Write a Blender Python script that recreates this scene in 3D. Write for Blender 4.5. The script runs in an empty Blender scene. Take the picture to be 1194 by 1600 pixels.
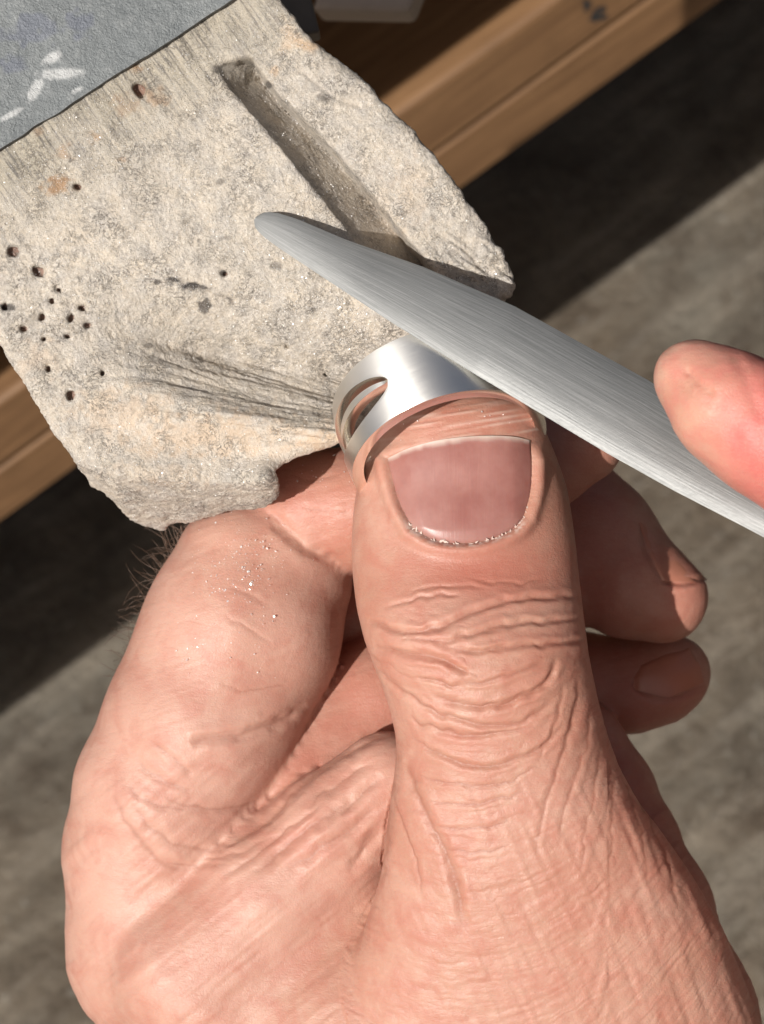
import bpy, bmesh, math, random
import numpy as np
from mathutils import Matrix, Vector

# ------------------------------------------------------------------ frame, camera, light
# 1 unit = 1 cm.  Things are modelled in a frame whose z axis points from the bench pin towards the
# photographer (x right, y up in the picture); VIEW turns that frame into the upright world.
TH = math.radians(35)                                  # how far the photographer leans back from straight above
s_, c_ = math.sin(TH), math.cos(TH)
nx, ny = -0.586, 0.81                                  # "towards the bench" in the picture plane
UP = np.array([nx * s_, ny * s_, c_])                  # true vertical
OUT = np.array([-nx * c_, -ny * c_, s_])               # horizontal, away from the bench
ALONG = np.cross(OUT, UP) * -1                         # along the bench front
FLOOR_DROP = 28.9                                      # floor below the pin top
YW = -OUT
XW = np.cross(YW, UP)
R3 = Matrix(((XW[0], XW[1], XW[2]), (YW[0], YW[1], YW[2]), (UP[0], UP[1], UP[2])))
VIEW = Matrix.Translation((0, 0, FLOOR_DROP)) @ R3.to_4x4()
K = 0.0067                                             # cm per photo pixel at z = 0
CD = 25.0                                              # camera distance

scene = bpy.context.scene
COL = scene.collection
cam_d = bpy.data.cameras.new('camera')
cam = bpy.data.objects.new('camera', cam_d); COL.objects.link(cam)
cam_d.sensor_fit = 'VERTICAL'
cam_d.sensor_height = 24.0
cam_d.lens = 24.0 * CD / (1600 * K)
cam_d.clip_start = 1.0
cam_d.clip_end = 3000.0
cam.matrix_world = VIEW @ Matrix.Translation((0, 0, CD))
cam_d.dof.use_dof = True
cam_d.dof.focus_distance = CD - 0.5
cam_d.dof.aperture_fstop = (cam_d.lens * 1e-3) / (2 * 0.095)
scene.camera = cam

SUN = np.array([-0.50, -0.16, 1.0]); SUN /= np.linalg.norm(SUN)
sun_w = R3 @ Vector(SUN)
world = bpy.data.worlds.new('World'); scene.world = world
world.use_nodes = True
wn = world.node_tree
sky = wn.nodes.new('ShaderNodeTexSky')
sky.sky_type = 'NISHITA'
sky.sun_disc = False
sky.dust_density = 7.0
sky.ozone_density = 0.0
sky.sun_elevation = math.asin(sun_w.z)
sky.sun_rotation = math.atan2(sun_w.x, sun_w.y)
bg = wn.nodes['Background']
bg.inputs['Strength'].default_value = 0.05
wn.links.new(sky.outputs['Color'], bg.inputs['Color'])
ld = bpy.data.lights.new('sun', 'SUN')
ld.energy = 5.0
ld.angle = math.radians(0.55)
ld.color = (1.0, 0.965, 0.92)
lo = bpy.data.objects.new('sun', ld); COL.objects.link(lo)
lo.rotation_euler = sun_w.to_track_quat('Z', 'Y').to_euler()
lo.location = VIEW @ Vector((0, 0, 60))
scene.view_settings.view_transform = 'Standard'
scene.view_settings.look = 'None'
scene.view_settings.gamma = 1.0
scene.view_settings.exposure = 0.05
scene.cycles.max_bounces = 8
scene.cycles.use_denoising = True

rng = np.random.default_rng(7)
random.seed(7)

# ------------------------------------------------------------------ helpers
def P(px, py, z=0.0):
    k = K * (CD - z) / CD
    return np.array([(px - 597) * k, (800 - py) * k, z])

def to_px(co):
    k = K * (CD - co[:, 2]) / CD
    return np.stack([co[:, 0] / k + 597, 800 - co[:, 1] / k], 1)

def catmull(pts, n=8):
    p = np.array(pts, float)
    p = np.vstack([2 * p[0] - p[1], p, 2 * p[-1] - p[-2]])
    out = []
    for i in range(1, len(p) - 2):
        for t in np.linspace(0, 1, n, endpoint=False):
            a, b, c, d = p[i - 1], p[i], p[i + 1], p[i + 2]
            out.append(0.5 * ((2 * b) + (c - a) * t + (2 * a - 5 * b + 4 * c - d) * t * t + (3 * b - a - 3 * c + d) * t ** 3))
    out.append(p[-2])
    return np.array(out)

def _hash(ix, iy, iz, seed):
    h = (ix * 374761393 + iy * 668265263 + iz * 2147483647 + seed * 144269504) & 0xffffffff
    h = ((h ^ (h >> 13)) * 1274126177) & 0xffffffff
    h = ((h ^ (h >> 16)) * 2246822519) & 0xffffffff
    return ((h ^ (h >> 15)) & 0xffff).astype(np.float32) / 32767.5 - 1.0

def noise(p, seed=0):
    p = np.asarray(p, np.float32)
    i = np.floor(p).astype(np.int64); f = p - i
    u = f * f * f * (f * (f * 6 - 15) + 10)
    r = 0
    for dx in (0, 1):
        wx = u[:, 0] if dx else 1 - u[:, 0]
        for dy in (0, 1):
            wy = u[:, 1] if dy else 1 - u[:, 1]
            for dz in (0, 1):
                wz = u[:, 2] if dz else 1 - u[:, 2]
                r = r + wx * wy * wz * _hash(i[:, 0] + dx, i[:, 1] + dy, i[:, 2] + dz, seed)
    return r

def fbm(p, seed=0, octs=3):
    p = np.asarray(p, np.float32)
    a, r = 1.0, 0
    for o in range(octs):
        r = r + a * noise(p * 2 ** o, seed + 17 * o); a *= 0.5
    return r

def seg_dist(q, poly):
    """distance from 2-D points q to an open polyline, and the position along it (0..1)"""
    poly = np.asarray(poly, float)
    d = np.full(len(q), 1e9); t = np.zeros(len(q)); n = len(poly) - 1
    for i in range(n):
        a, b = poly[i], poly[i + 1]
        ab = b - a
        h = np.clip(((q - a) @ ab) / max(ab @ ab, 1e-12), 0, 1)
        e = np.hypot(q[:, 0] - a[0] - h * ab[0], q[:, 1] - a[1] - h * ab[1])
        m = e < d
        d[m] = e[m]; t[m] = (i + h[m]) / n
    return d, t

def poly_sd(q, poly):
    """signed distance to a closed 2-D polygon (negative inside)"""
    poly = np.asarray(poly, float)
    d = np.full(len(q), 1e9); ins = np.zeros(len(q), bool)
    n = len(poly)
    for i in range(n):
        a, b = poly[i], poly[(i + 1) % n]
        ab = b - a
        h = np.clip(((q - a) @ ab) / max(ab @ ab, 1e-12), 0, 1)
        d = np.minimum(d, np.hypot(q[:, 0] - a[0] - h * ab[0], q[:, 1] - a[1] - h * ab[1]))
        c = (a[1] > q[:, 1]) != (b[1] > q[:, 1])
        if a[1] != b[1]:
            x = a[0] + (q[:, 1] - a[1]) * ab[0] / ab[1]
            ins ^= c & (q[:, 0] < x)
    return np.where(ins, -d, d)

def smin(a, b, k):
    h = np.clip(0.5 + 0.5 * (b - a) / k, 0, 1)
    return b + (a - b) * h - k * h * (1 - h)

def smax(a, b, k):
    return -smin(-a, -b, k)

def capsule(p, a, b, r1, r2):
    a = np.asarray(a, np.float32); b = np.asarray(b, np.float32)
    ab = b - a
    h = np.clip(((p - a) @ ab) / (ab @ ab), 0, 1)
    q = p - a - h[:, None] * ab
    return np.sqrt((q * q).sum(1)) - (r1 + (r2 - r1) * h)

def chain(p, pts, k=0.15):
    """pts: list of (px, py, z, radius)"""
    d = None
    C = [(P(x, y, z), r) for x, y, z, r in pts]
    for (a, r1), (b, r2) in zip(C[:-1], C[1:]):
        e = capsule(p, a, b, r1, r2)
        d = e if d is None else smin(d, e, k)
    return d

def surface_nets(f, lo, hi, h):
    lo = np.array(lo, float); hi = np.array(hi, float)
    n = np.ceil((hi - lo) / h).astype(int) + 1
    ax = [lo[i] + h * np.arange(n[i]) for i in range(3)]
    G = np.stack(np.meshgrid(*ax, indexing='ij'), -1).reshape(-1, 3).astype(np.float32)
    V = np.empty(len(G), np.float32)
    step = max(1, 1500000 // n[2]) * n[2]
    for s in range(0, len(G), step):
        V[s:s + step] = f(G[s:s + step], n[2])
    del G
    V = V.reshape(n)
    I = V < 0
    cs = n - 1
    cnt = np.zeros(cs, np.int8)
    for dx in (0, 1):
        for dy in (0, 1):
            for dz in (0, 1):
                cnt += I[dx:dx + cs[0], dy:dy + cs[1], dz:dz + cs[2]]
    act = (cnt > 0) & (cnt < 8)
    ci = np.argwhere(act)
    idx = np.full(cs, -1, np.int64); idx[act] = np.arange(len(ci))
    acc = np.zeros((len(ci), 3)); num = np.zeros(len(ci))
    corners = [(a, b, c) for a in (0, 1) for b in (0, 1) for c in (0, 1)]
    for a in corners:
        for b in corners:
            if sum(abs(a[i] - b[i]) for i in range(3)) != 1 or a > b:
                continue
            va = V[ci[:, 0] + a[0], ci[:, 1] + a[1], ci[:, 2] + a[2]]
            vb = V[ci[:, 0] + b[0], ci[:, 1] + b[1], ci[:, 2] + b[2]]
            m = (va < 0) != (vb < 0)
            t = np.where(m, va / np.where(m, va - vb, 1), 0)
            pt = np.array(a)[None, :] + t[:, None] * (np.array(b) - np.array(a))[None, :]
            acc[m] += pt[m]; num[m] += 1
    verts = lo + h * (ci + acc / num[:, None])
    quads = []
    for d in range(3):
        e1, e2 = (d + 1) % 3, (d + 2) % 3
        sl0 = [slice(None)] * 3; sl1 = [slice(None)] * 3
        sl0[d] = slice(0, n[d] - 1); sl1[d] = slice(1, n[d])
        A, B = I[tuple(sl0)], I[tuple(sl1)]
        e = np.argwhere(A != B)
        ok = (e[:, e1] > 0) & (e[:, e1] < n[e1] - 1) & (e[:, e2] > 0) & (e[:, e2] < n[e2] - 1)
        e = e[ok]
        flip = A[e[:, 0], e[:, 1], e[:, 2]]
        def cell(o1, o2):
            q = e.copy(); q[:, e1] -= o1; q[:, e2] -= o2
            return idx[q[:, 0], q[:, 1], q[:, 2]]
        q = np.stack([cell(1, 1), cell(0, 1), cell(0, 0), cell(1, 0)], 1)
        q[~flip] = q[~flip][:, ::-1]
        quads.append(q)
    return verts, np.vstack(quads)

def mesh_np(name, verts, faces, smooth=True):
    me = bpy.data.meshes.new(name)
    faces = np.asarray(faces)
    me.vertices.add(len(verts)); me.vertices.foreach_set('co', np.asarray(verts, np.float32).ravel())
    m = faces.shape[1]
    me.loops.add(faces.size); me.loops.foreach_set('vertex_index', faces.astype(np.int32).ravel())
    me.polygons.add(len(faces))
    me.polygons.foreach_set('loop_start', (np.arange(len(faces)) * m).astype(np.int32))
    me.polygons.foreach_set('loop_total', np.full(len(faces), m, np.int32))
    me.update(calc_edges=True)
    me.polygons.foreach_set('use_smooth', np.full(len(faces), smooth, bool))
    return me

def subdivided(verts, quads, levels):
    me = mesh_np('work', verts, quads)
    o = bpy.data.objects.new('work', me); COL.objects.link(o)
    mo = o.modifiers.new('s', 'SUBSURF'); mo.levels = levels; mo.render_levels = levels
    dg = bpy.context.evaluated_depsgraph_get()
    ev = o.evaluated_get(dg); em = ev.to_mesh()
    co = np.empty(len(em.vertices) * 3, np.float32); em.vertices.foreach_get('co', co)
    no = np.empty(len(em.vertices) * 3, np.float32); em.vertices.foreach_get('normal', no)
    q = np.empty(len(em.loops), np.int32); em.loops.foreach_get('vertex_index', q)
    ev.to_mesh_clear()
    bpy.data.objects.remove(o); bpy.data.meshes.remove(me)
    return co.reshape(-1, 3), no.reshape(-1, 3), q.reshape(-1, 4)

def put(name, me, mat, parent=None, label=None, cat=None, group=None, kind=None, origin=None):
    """link a mesh whose vertices are in the view frame as one object"""
    o = bpy.data.objects.new(name, me); COL.objects.link(o)
    if mat: me.materials.append(mat)
    if parent is not None:
        o.parent = parent
        b = Vector(parent['_o'])
        me.transform(Matrix.Translation(-b))
    else:
        b = Vector(origin if origin is not None else (0, 0, 0))
        me.transform(Matrix.Translation(-b))
        o.matrix_world = VIEW @ Matrix.Translation(b)
        o['_o'] = tuple(b)
    if parent is not None:
        o['_o'] = tuple(b)
    tag(o, label, cat, group, kind)
    return o

def tag(o, label=None, cat=None, group=None, kind=None):
    if label: o['label'] = label
    if cat: o['category'] = cat
    if group: o['group'] = group
    if kind: o['kind'] = kind

def empty(name, origin, label, cat, group=None):
    o = bpy.data.objects.new(name, None); COL.objects.link(o)
    o.empty_display_size = 0.5
    o.matrix_world = VIEW @ Matrix.Translation(Vector(origin))
    o['_o'] = tuple(origin)
    tag(o, label, cat, group)
    return o

def box_mesh(name, o, ex, ey, ez, bevel=0.05, segs=2):
    """box from corner o along three vectors (view frame)"""
    bm = bmesh.new()
    o, ex, ey, ez = (np.array(v, float) for v in (o, ex, ey, ez))
    vs = [bm.verts.new(o + a * ex + b * ey + c * ez) for a in (0, 1) for b in (0, 1) for c in (0, 1)]
    for f in ((0, 1, 3, 2), (4, 6, 7, 5), (0, 4, 5, 1), (2, 3, 7, 6), (0, 2, 6, 4), (1, 5, 7, 3)):
        bm.faces.new([vs[i] for i in f])
    bmesh.ops.recalc_face_normals(bm, faces=bm.faces)
    if bevel:
        bmesh.ops.bevel(bm, geom=bm.edges[:], offset=bevel, segments=segs, affect='EDGES', profile=0.5)
    me = bpy.data.meshes.new(name); bm.to_mesh(me); bm.free()
    return me

# ------------------------------------------------------------------ materials
class NT:
    def __init__(s, name):
        s.m = bpy.data.materials.new(name); s.m.use_nodes = True
        s.t = s.m.node_tree; s.b = s.t.nodes['Principled BSDF']
    def n(s, kind, **kw):
        x = s.t.nodes.new(kind)
        for k, v in kw.items():
            if k in x.inputs: x.inputs[k].default_value = v
            else: setattr(x, k, v)
        return x
    def l(s, a, b): s.t.links.new(a, b)
    def coord(s, scale=(1, 1, 1), rot=(0, 0, 0)):
        tc = s.n('ShaderNodeTexCoord'); mp = s.n('ShaderNodeMapping')
        mp.inputs['Scale'].default_value = scale; mp.inputs['Rotation'].default_value = rot
        s.l(tc.outputs['Object'], mp.inputs['Vector'])
        return mp.outputs['Vector']
    def noise(s, vec, scale, detail=4, rough=0.6, dist=0.0):
        x = s.n('ShaderNodeTexNoise'); x.inputs['Scale'].default_value = scale
        x.inputs['Detail'].default_value = detail; x.inputs['Roughness'].default_value = rough
        x.inputs['Distortion'].default_value = dist
        s.l(vec, x.inputs['Vector']); return x.outputs['Fac']
    def ramp(s, fac, stops):
        r = s.n('ShaderNodeValToRGB'); e = r.color_ramp.elements
        while len(e) < len(stops): e.new(0.5)
        for el, (p, c) in zip(e, stops):
            el.position = p; el.color = (*c, 1) if len(c) == 3 else c
        s.l(fac, r.inputs['Fac']); return r.outputs['Color']
    def mix(s, fac, a, b, mode='MIX'):
        x = s.n('ShaderNodeMix', data_type='RGBA', blend_type=mode)
        for v, i in ((fac, 0), (a, 6), (b, 7)):
            if hasattr(v, 'is_output') or isinstance(v, bpy.types.NodeSocket): s.l(v, x.inputs[i])
            else: x.inputs[i].default_value = v if i == 0 else (*v, 1)
        return x.outputs[2]
    def math(s, op, a, b=0.0, clamp=False):
        x = s.n('ShaderNodeMath', operation=op); x.use_clamp = clamp
        for v, i in ((a, 0), (b, 1)):
            if isinstance(v, bpy.types.NodeSocket): s.l(v, x.inputs[i])
            else: x.inputs[i].default_value = v
        return x.outputs[0]
    def attr(s, name):
        a = s.n('ShaderNodeAttribute'); a.attribute_name = name; return a.outputs['Fac']
    def bump(s, h, strength=0.5, dist=0.01, prev=None):
        x = s.n('ShaderNodeBump'); x.inputs['Strength'].default_value = strength
        x.inputs['Distance'].default_value = dist
        s.l(h, x.inputs['Height'])
        if prev is not None: s.l(prev, x.inputs['Normal'])
        return x.outputs['Normal']
    def set(s, **kw):
        for k, v in kw.items():
            k = k.replace('_', ' ')
            if isinstance(v, bpy.types.NodeSocket): s.l(v, s.b.inputs[k])
            else:
                s.b.inputs[k].default_value = (*v, 1) if isinstance(v, tuple) and len(v) == 3 and 'Radius' not in k else v
        return s

def mat_skin(name, base, red, pale, sss=0.12):
    t = NT(name); v = t.coord()
    m1 = t.noise(v, 1.1, 3, 0.5); m2 = t.noise(v, 5.0, 5, 0.65); m3 = t.noise(v, 28.0, 3, 0.6)
    c = t.mix(t.ramp(m1, [(0.35, (0, 0, 0)), (0.68, (1, 1, 1))]), base, pale)
    c = t.mix(t.math('MULTIPLY', t.ramp(m2, [(0.42, (0, 0, 0)), (0.75, (1, 1, 1))]), 0.45), c, red)
    c = t.mix(t.math('MULTIPLY', t.attr('red'), 1.0), c, red)
    c = t.mix(t.attr('pale'), c, (0.535, 0.315, 0.247))
    c = t.mix(t.math('MULTIPLY', t.ramp(m3, [(0.5, (0, 0, 0)), (0.8, (1, 1, 1))]), 0.25), c, pale)
    bl = t.noise(v, 2.4, 4, 0.6, 0.8)
    c = t.mix(t.math('MULTIPLY', t.ramp(bl, [(0.44, (0, 0, 0)), (0.70, (1, 1, 1))]), 0.42), c, red)
    c = t.mix(t.math('MULTIPLY', t.ramp(bl, [(0.26, (1, 1, 1)), (0.46, (0, 0, 0))]), 0.22), c, pale)
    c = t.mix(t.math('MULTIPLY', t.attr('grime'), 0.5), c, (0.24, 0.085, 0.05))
    c = t.mix(t.attr('dry'), c, (0.62, 0.47, 0.40))
    vo = t.n('ShaderNodeTexVoronoi', feature='DISTANCE_TO_EDGE'); vo.inputs['Scale'].default_value = 27.0
    wv = t.n('ShaderNodeVectorMath', operation='ADD')
    nz = t.n('ShaderNodeTexNoise'); nz.inputs['Scale'].default_value = 6.0; t.l(v, nz.inputs['Vector'])
    sc = t.n('ShaderNodeVectorMath', operation='SCALE'); sc.inputs['Scale'].default_value = 0.16
    t.l(nz.outputs['Color'], sc.inputs[0]); t.l(v, wv.inputs[0]); t.l(sc.outputs[0], wv.inputs[1])
    t.l(wv.outputs[0], vo.inputs['Vector'])
    cell = t.ramp(vo.outputs['Distance'], [(0.0, (0, 0, 0)), (0.16, (1, 1, 1))])
    n1 = t.bump(cell, 0.22, 0.006)
    ln = t.noise(t.coord((3.0, 16.0, 6.0), (0, 0, 0.5)), 2.2, 3, 0.6)
    n1 = t.bump(ln, 0.30, 0.012, n1)
    n1 = t.bump(t.noise(v, 11, 3, 0.6), 0.25, 0.02, n1)
    n2 = t.bump(t.noise(v, 60, 3, 0.7), 0.30, 0.006, n1)
    rough = t.math('ADD', t.math('MULTIPLY', m2, 0.25), 0.36)
    t.set(Base_Color=c, Roughness=rough, Normal=n2, Subsurface_Weight=sss, Subsurface_Scale=0.24,
          Specular_IOR_Level=0.42)
    t.b.inputs['Subsurface Radius'].default_value = (1.0, 0.32, 0.18)
    return t.m

def mat_nail():
    t = NT('nail'); v = t.coord()
    g = t.attr('tip')
    c = t.mix(t.ramp(t.noise(v, 2.0, 4), [(0.35, (0, 0, 0)), (0.65, (1, 1, 1))]), (0.275, 0.108, 0.090), (0.35, 0.168, 0.142))
    c = t.mix(t.attr('pale'), c, (0.40, 0.235, 0.20))
    c = t.mix(g, c, (0.52, 0.41, 0.35))
    st = t.noise(t.coord((20, 1.2, 1.2), (0, 0, 0.06)), 2.0, 3)
    n = t.bump(st, 0.18, 0.010)
    n = t.bump(t.noise(v, 40, 3), 0.12, 0.004, n)
    t.set(Base_Color=c, Roughness=0.37, Normal=n, Subsurface_Weight=0.2, Subsurface_Scale=0.1, Specular_IOR_Level=0.45)
    return t.m

def mat_plain(name, col, rough=0.6, metal=0.0, var=0.15, nscale=6.0, bump=0.2):
    t = NT(name); v = t.coord()
    n = t.noise(v, nscale, 5)
    c = t.mix(n, tuple(x * (1 - var) for x in col), tuple(min(1, x * (1 + var)) for x in col))
    t.set(Base_Color=c, Roughness=rough, Metallic=metal, Normal=t.bump(t.noise(v, nscale * 6, 4), bump, 0.01))
    return t.m

def mat_pin():
    t = NT('worn_pin_wood'); v = t.coord()
    ang = math.atan2(-0.81, 0.586)
    big = t.noise(v, 0.8, 4); mid = t.noise(v, 4.5, 5, 0.65); fine = t.noise(v, 30, 4, 0.7); vf = t.noise(v, 95, 2, 0.6)
    dust = t.mix(t.ramp(big, [(0.35, (0, 0, 0)), (0.65, (1, 1, 1))]), (0.57, 0.50, 0.415), (0.66, 0.57, 0.46))
    dust = t.mix(t.math('MULTIPLY', t.ramp(mid, [(0.40, (0, 0, 0)), (0.62, (1, 1, 1))]), 0.60), dust, (0.43, 0.405, 0.385))
    dust = t.mix(t.math('MULTIPLY', t.ramp(fine, [(0.45, (0, 0, 0)), (0.70, (1, 1, 1))]), 0.65), dust, (0.84, 0.785, 0.70))
    dust = t.mix(t.math('MULTIPLY', t.ramp(t.noise(v, 22, 4, 0.75), [(0.56, (0, 0, 0)), (0.72, (1, 1, 1))]), 0.75), dust, (0.23, 0.20, 0.17))
    # bare grain near the steel plate
    gv = t.coord((1, 1, 1), (0, 0, -ang))
    gs = t.n('ShaderNodeMapping'); gs.inputs['Scale'].default_value = (1.6, 22, 1.6); t.l(gv, gs.inputs['Vector'])
    grain = t.noise(gs.outputs['Vector'], 1.6, 4, 0.6)
    gcol = t.ramp(grain, [(0.36, (0.13, 0.12, 0.105)), (0.47, (0.36, 0.325, 0.26)), (0.7, (0.47, 0.415, 0.32))])
    dust = t.mix(t.math('MULTIPLY', t.math('ADD', t.attr('grain'), 0.15, True), 0.85), dust, gcol)
    fb = t.n('ShaderNodeMapping'); fb.inputs['Scale'].default_value = (3.0, 11, 3.0); t.l(gv, fb.inputs['Vector'])
    fib = t.noise(fb.outputs['Vector'], 2.4, 5, 0.7, 1.2)
    dust = t.mix(t.ramp(fib, [(0.30, (0.42, 0.42, 0.42)), (0.46, (0, 0, 0))]), dust, (0.27, 0.235, 0.195))
    dust = t.mix(t.math('MULTIPLY', t.attr('clean'), 0.6), dust, (0.70, 0.61, 0.51))
    dust = t.mix(t.attr('rust'), dust, (0.36, 0.20, 0.09))
    dust = t.mix(t.attr('bare'), dust, (0.63, 0.46, 0.31))
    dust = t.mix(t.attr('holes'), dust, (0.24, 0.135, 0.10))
    dust = t.mix(t.attr('black'), dust, (0.035, 0.03, 0.03))
    # fibrous crackle
    wn_ = t.n('ShaderNodeTexNoise'); wn_.inputs['Scale'].default_value = 7.0; wn_.inputs['Detail'].default_value = 4; t.l(v, wn_.inputs['Vector'])
    ws = t.n('ShaderNodeVectorMath', operation='SCALE'); ws.inputs['Scale'].default_value = 0.30; t.l(wn_.outputs['Color'], ws.inputs[0])
    wa = t.n('ShaderNodeVectorMath', operation='ADD'); t.l(v, wa.inputs[0]); t.l(ws.outputs[0], wa.inputs[1])
    ridge = t.math('ABSOLUTE', t.math('SUBTRACT', t.noise(wa.outputs[0], 13, 3, 0.6), 0.5))
    crk = t.ramp(ridge, [(0.0, (1, 1, 1)), (0.05, (0, 0, 0))])
    crkm = t.math('MULTIPLY', crk, t.ramp(t.noise(v, 2.6, 3), [(0.46, (0, 0, 0)), (0.62, (1, 1, 1))]))
    dust = t.mix(t.math('MULTIPLY', crkm, 0.80), dust, (0.15, 0.13, 0.11))
    gl = t.ramp(t.noise(v, 75, 2, 0.5), [(0.635, (0, 0, 0)), (0.66, (1, 1, 1))])
    gl = t.math('MULTIPLY', gl, t.ramp(t.noise(v, 1.6, 4), [(0.38, (0.15, 0.15, 0.15)), (0.6, (1, 1, 1))]))
    n = t.bump(mid, 0.25, 0.05)
    n = t.bump(fib, 0.5, 0.03, n)
    n = t.bump(t.math('MULTIPLY', crkm, -1.0), 0.6, 0.02, n)
    n = t.bump(fine, 0.8, 0.035, n)
    n = t.bump(vf, 0.7, 0.014, n)
    dust = t.mix(t.math('MULTIPLY', gl, 0.8), dust, (0.74, 0.73, 0.72))
    t.set(Base_Color=dust, Roughness=t.math('SUBTRACT', 0.78, t.math('MULTIPLY', gl, 0.40)), Metallic=t.math('MULTIPLY', gl, 0.8), Normal=n, Specular_IOR_Level=0.35)
    return t.m

def mat_silver():
    t = NT('polished_silver')
    v = t.coord()
    sc = t.noise(t.coord((1, 1, 1)), 3.0, 3)
    uvn = t.n('ShaderNodeUVMap'); uvn.uv_map = 'UVMap'
    mp = t.n('ShaderNodeMapping'); mp.inputs['Scale'].default_value = (1.2, 38, 1); t.l(uvn.outputs['UV'], mp.inputs['Vector'])
    st = t.noise(mp.outputs['Vector'], 3.0, 4, 0.7)
    n = t.bump(st, 0.05, 0.010)
    c = t.mix(sc, (0.95, 0.93, 0.88), (0.97, 0.955, 0.92))
    r = t.math('ADD', t.math('MULTIPLY', st, 0.22), 0.34)
    tg = t.n('ShaderNodeTangent', direction_type='UV_MAP'); tg.uv_map = 'UVMap'
    t.l(tg.outputs['Tangent'], t.b.inputs['Tangent'])
    t.set(Anisotropic=0.75, Anisotropic_Rotation=0.25, Base_Color=c, Metallic=1.0, Roughness=r, Normal=n)
    return t.m

def mat_file():
    t = NT('file_steel')
    uvn = t.n('ShaderNodeUVMap'); uvn.uv_map = 'UVMap'
    def sv(a, b):
        mp = t.n('ShaderNodeMapping'); mp.inputs['Scale'].default_value = (a, b, 1); t.l(uvn.outputs['UV'], mp.inputs['Vector'])
        return mp.outputs['Vector']
    s1 = t.noise(sv(0.55, 26), 2.0, 5, 0.7); s2 = t.noise(sv(0.3, 8), 2.0, 3, 0.6); s3 = t.noise(sv(1.4, 60), 2.0, 3, 0.6)
    c = t.ramp(s1, [(0.30, (0.165, 0.17, 0.17)), (0.52, (0.275, 0.28, 0.275)), (0.72, (0.43, 0.43, 0.42))])
    c = t.mix(t.math('MULTIPLY', s2, 0.5), c, (0.25, 0.255, 0.25))
    wv = t.n('ShaderNodeTexWave', wave_type='BANDS', bands_direction='DIAGONAL'); wv.inputs['Scale'].default_value = 9.0
    wv.inputs['Distortion'].default_value = 0.6; t.l(uvn.outputs['UV'], wv.inputs['Vector'])
    n = t.bump(s1, 0.28, 0.02); n = t.bump(s3, 0.35, 0.008, n)
    n = t.bump(wv.outputs['Fac'], 0.05, 0.004, n)
    t.set(Base_Color=c, Metallic=0.3, Roughness=0.5, Normal=n)
    return t.m

def mat_wood(name, a, b, c3):
    t = NT(name)
    uvn = t.n('ShaderNodeUVMap'); uvn.uv_map = 'UVMap'
    mp = t.n('ShaderNodeMapping'); mp.inputs['Scale'].default_value = (0.22, 3.2, 1); t.l(uvn.outputs['UV'], mp.inputs['Vector'])
    g = t.noise(mp.outputs['Vector'], 1.5, 6, 0.62, 0.4)
    c = t.ramp(g, [(0.30, a), (0.52, b), (0.75, c3)])
    v = t.coord()
    c = t.mix(t.math('MULTIPLY', t.ramp(t.noise(v, 0.7, 4), [(0.52, (0, 0, 0)), (0.75, (1, 1, 1))]), 0.35), c, tuple(x * 0.55 for x in a))
    c = t.mix(t.attr('stain'), c, (0.05, 0.045, 0.04))
    t.set(Base_Color=c, Roughness=0.5, Normal=t.bump(g, 0.15, 0.03))
    return t.m

def mat_plate():
    t = NT('dull_grey_steel'); v = t.coord()
    n1 = t.noise(v, 1.0, 4); n2 = t.noise(v, 8, 5, 0.7); n3 = t.noise(v, 45, 3)
    c = t.mix(t.ramp(n1, [(0.35, (0, 0, 0)), (0.65, (1, 1, 1))]), (0.105, 0.116, 0.120), (0.14, 0.152, 0.154))
    c = t.mix(t.math('MULTIPLY', t.ramp(n2, [(0.5, (0, 0, 0)), (0.72, (1, 1, 1))]), 0.6), c, (0.19, 0.20, 0.20))
    c = t.mix(t.attr('blue'), c, (0.085, 0.095, 0.13))
    c = t.mix(t.attr('white'), c, (0.58, 0.58, 0.57))
    n = t.bump(n2, 0.6, 0.04); n = t.bump(n3, 0.5, 0.014, n)
    t.set(Base_Color=c, Roughness=0.5, Metallic=0.25, Normal=n)
    return t.m

def mat_floor():
    t = NT('dusty_floor'); v = t.coord()
    n1 = t.noise(v, 0.12, 5, 0.6); n2 = t.noise(v, 0.42, 7, 0.72, 0.8); n3 = t.noise(v, 3.2, 5, 0.7)
    st = t.noise(t.coord((0.16, 1.2, 1)), 1.0, 6, 0.68, 0.5)
    c = t.mix(t.ramp(n1, [(0.4, (0, 0, 0)), (0.6, (1, 1, 1))]), (0.175, 0.136, 0.094), (0.165, 0.143, 0.110))
    c = t.mix(t.math('MULTIPLY', t.ramp(n2, [(0.40, (0, 0, 0)), (0.64, (1, 1, 1))]), 0.85), c, (0.07, 0.048, 0.03))
    c = t.mix(t.math('MULTIPLY', t.ramp(st, [(0.48, (0, 0, 0)), (0.68, (1, 1, 1))]), 0.55), c, (0.33, 0.285, 0.225))
    c = t.mix(t.math('MULTIPLY', t.ramp(n3, [(0.58, (0, 0, 0)), (0.70, (1, 1, 1))]), 0.6), c, (0.38, 0.355, 0.31))
    n = t.bump(n2, 0.9, 0.8); n = t.bump(n3, 0.9, 0.25, n)
    t.set(Base_Color=c, Roughness=0.62, Normal=n)
    return t.m

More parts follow.
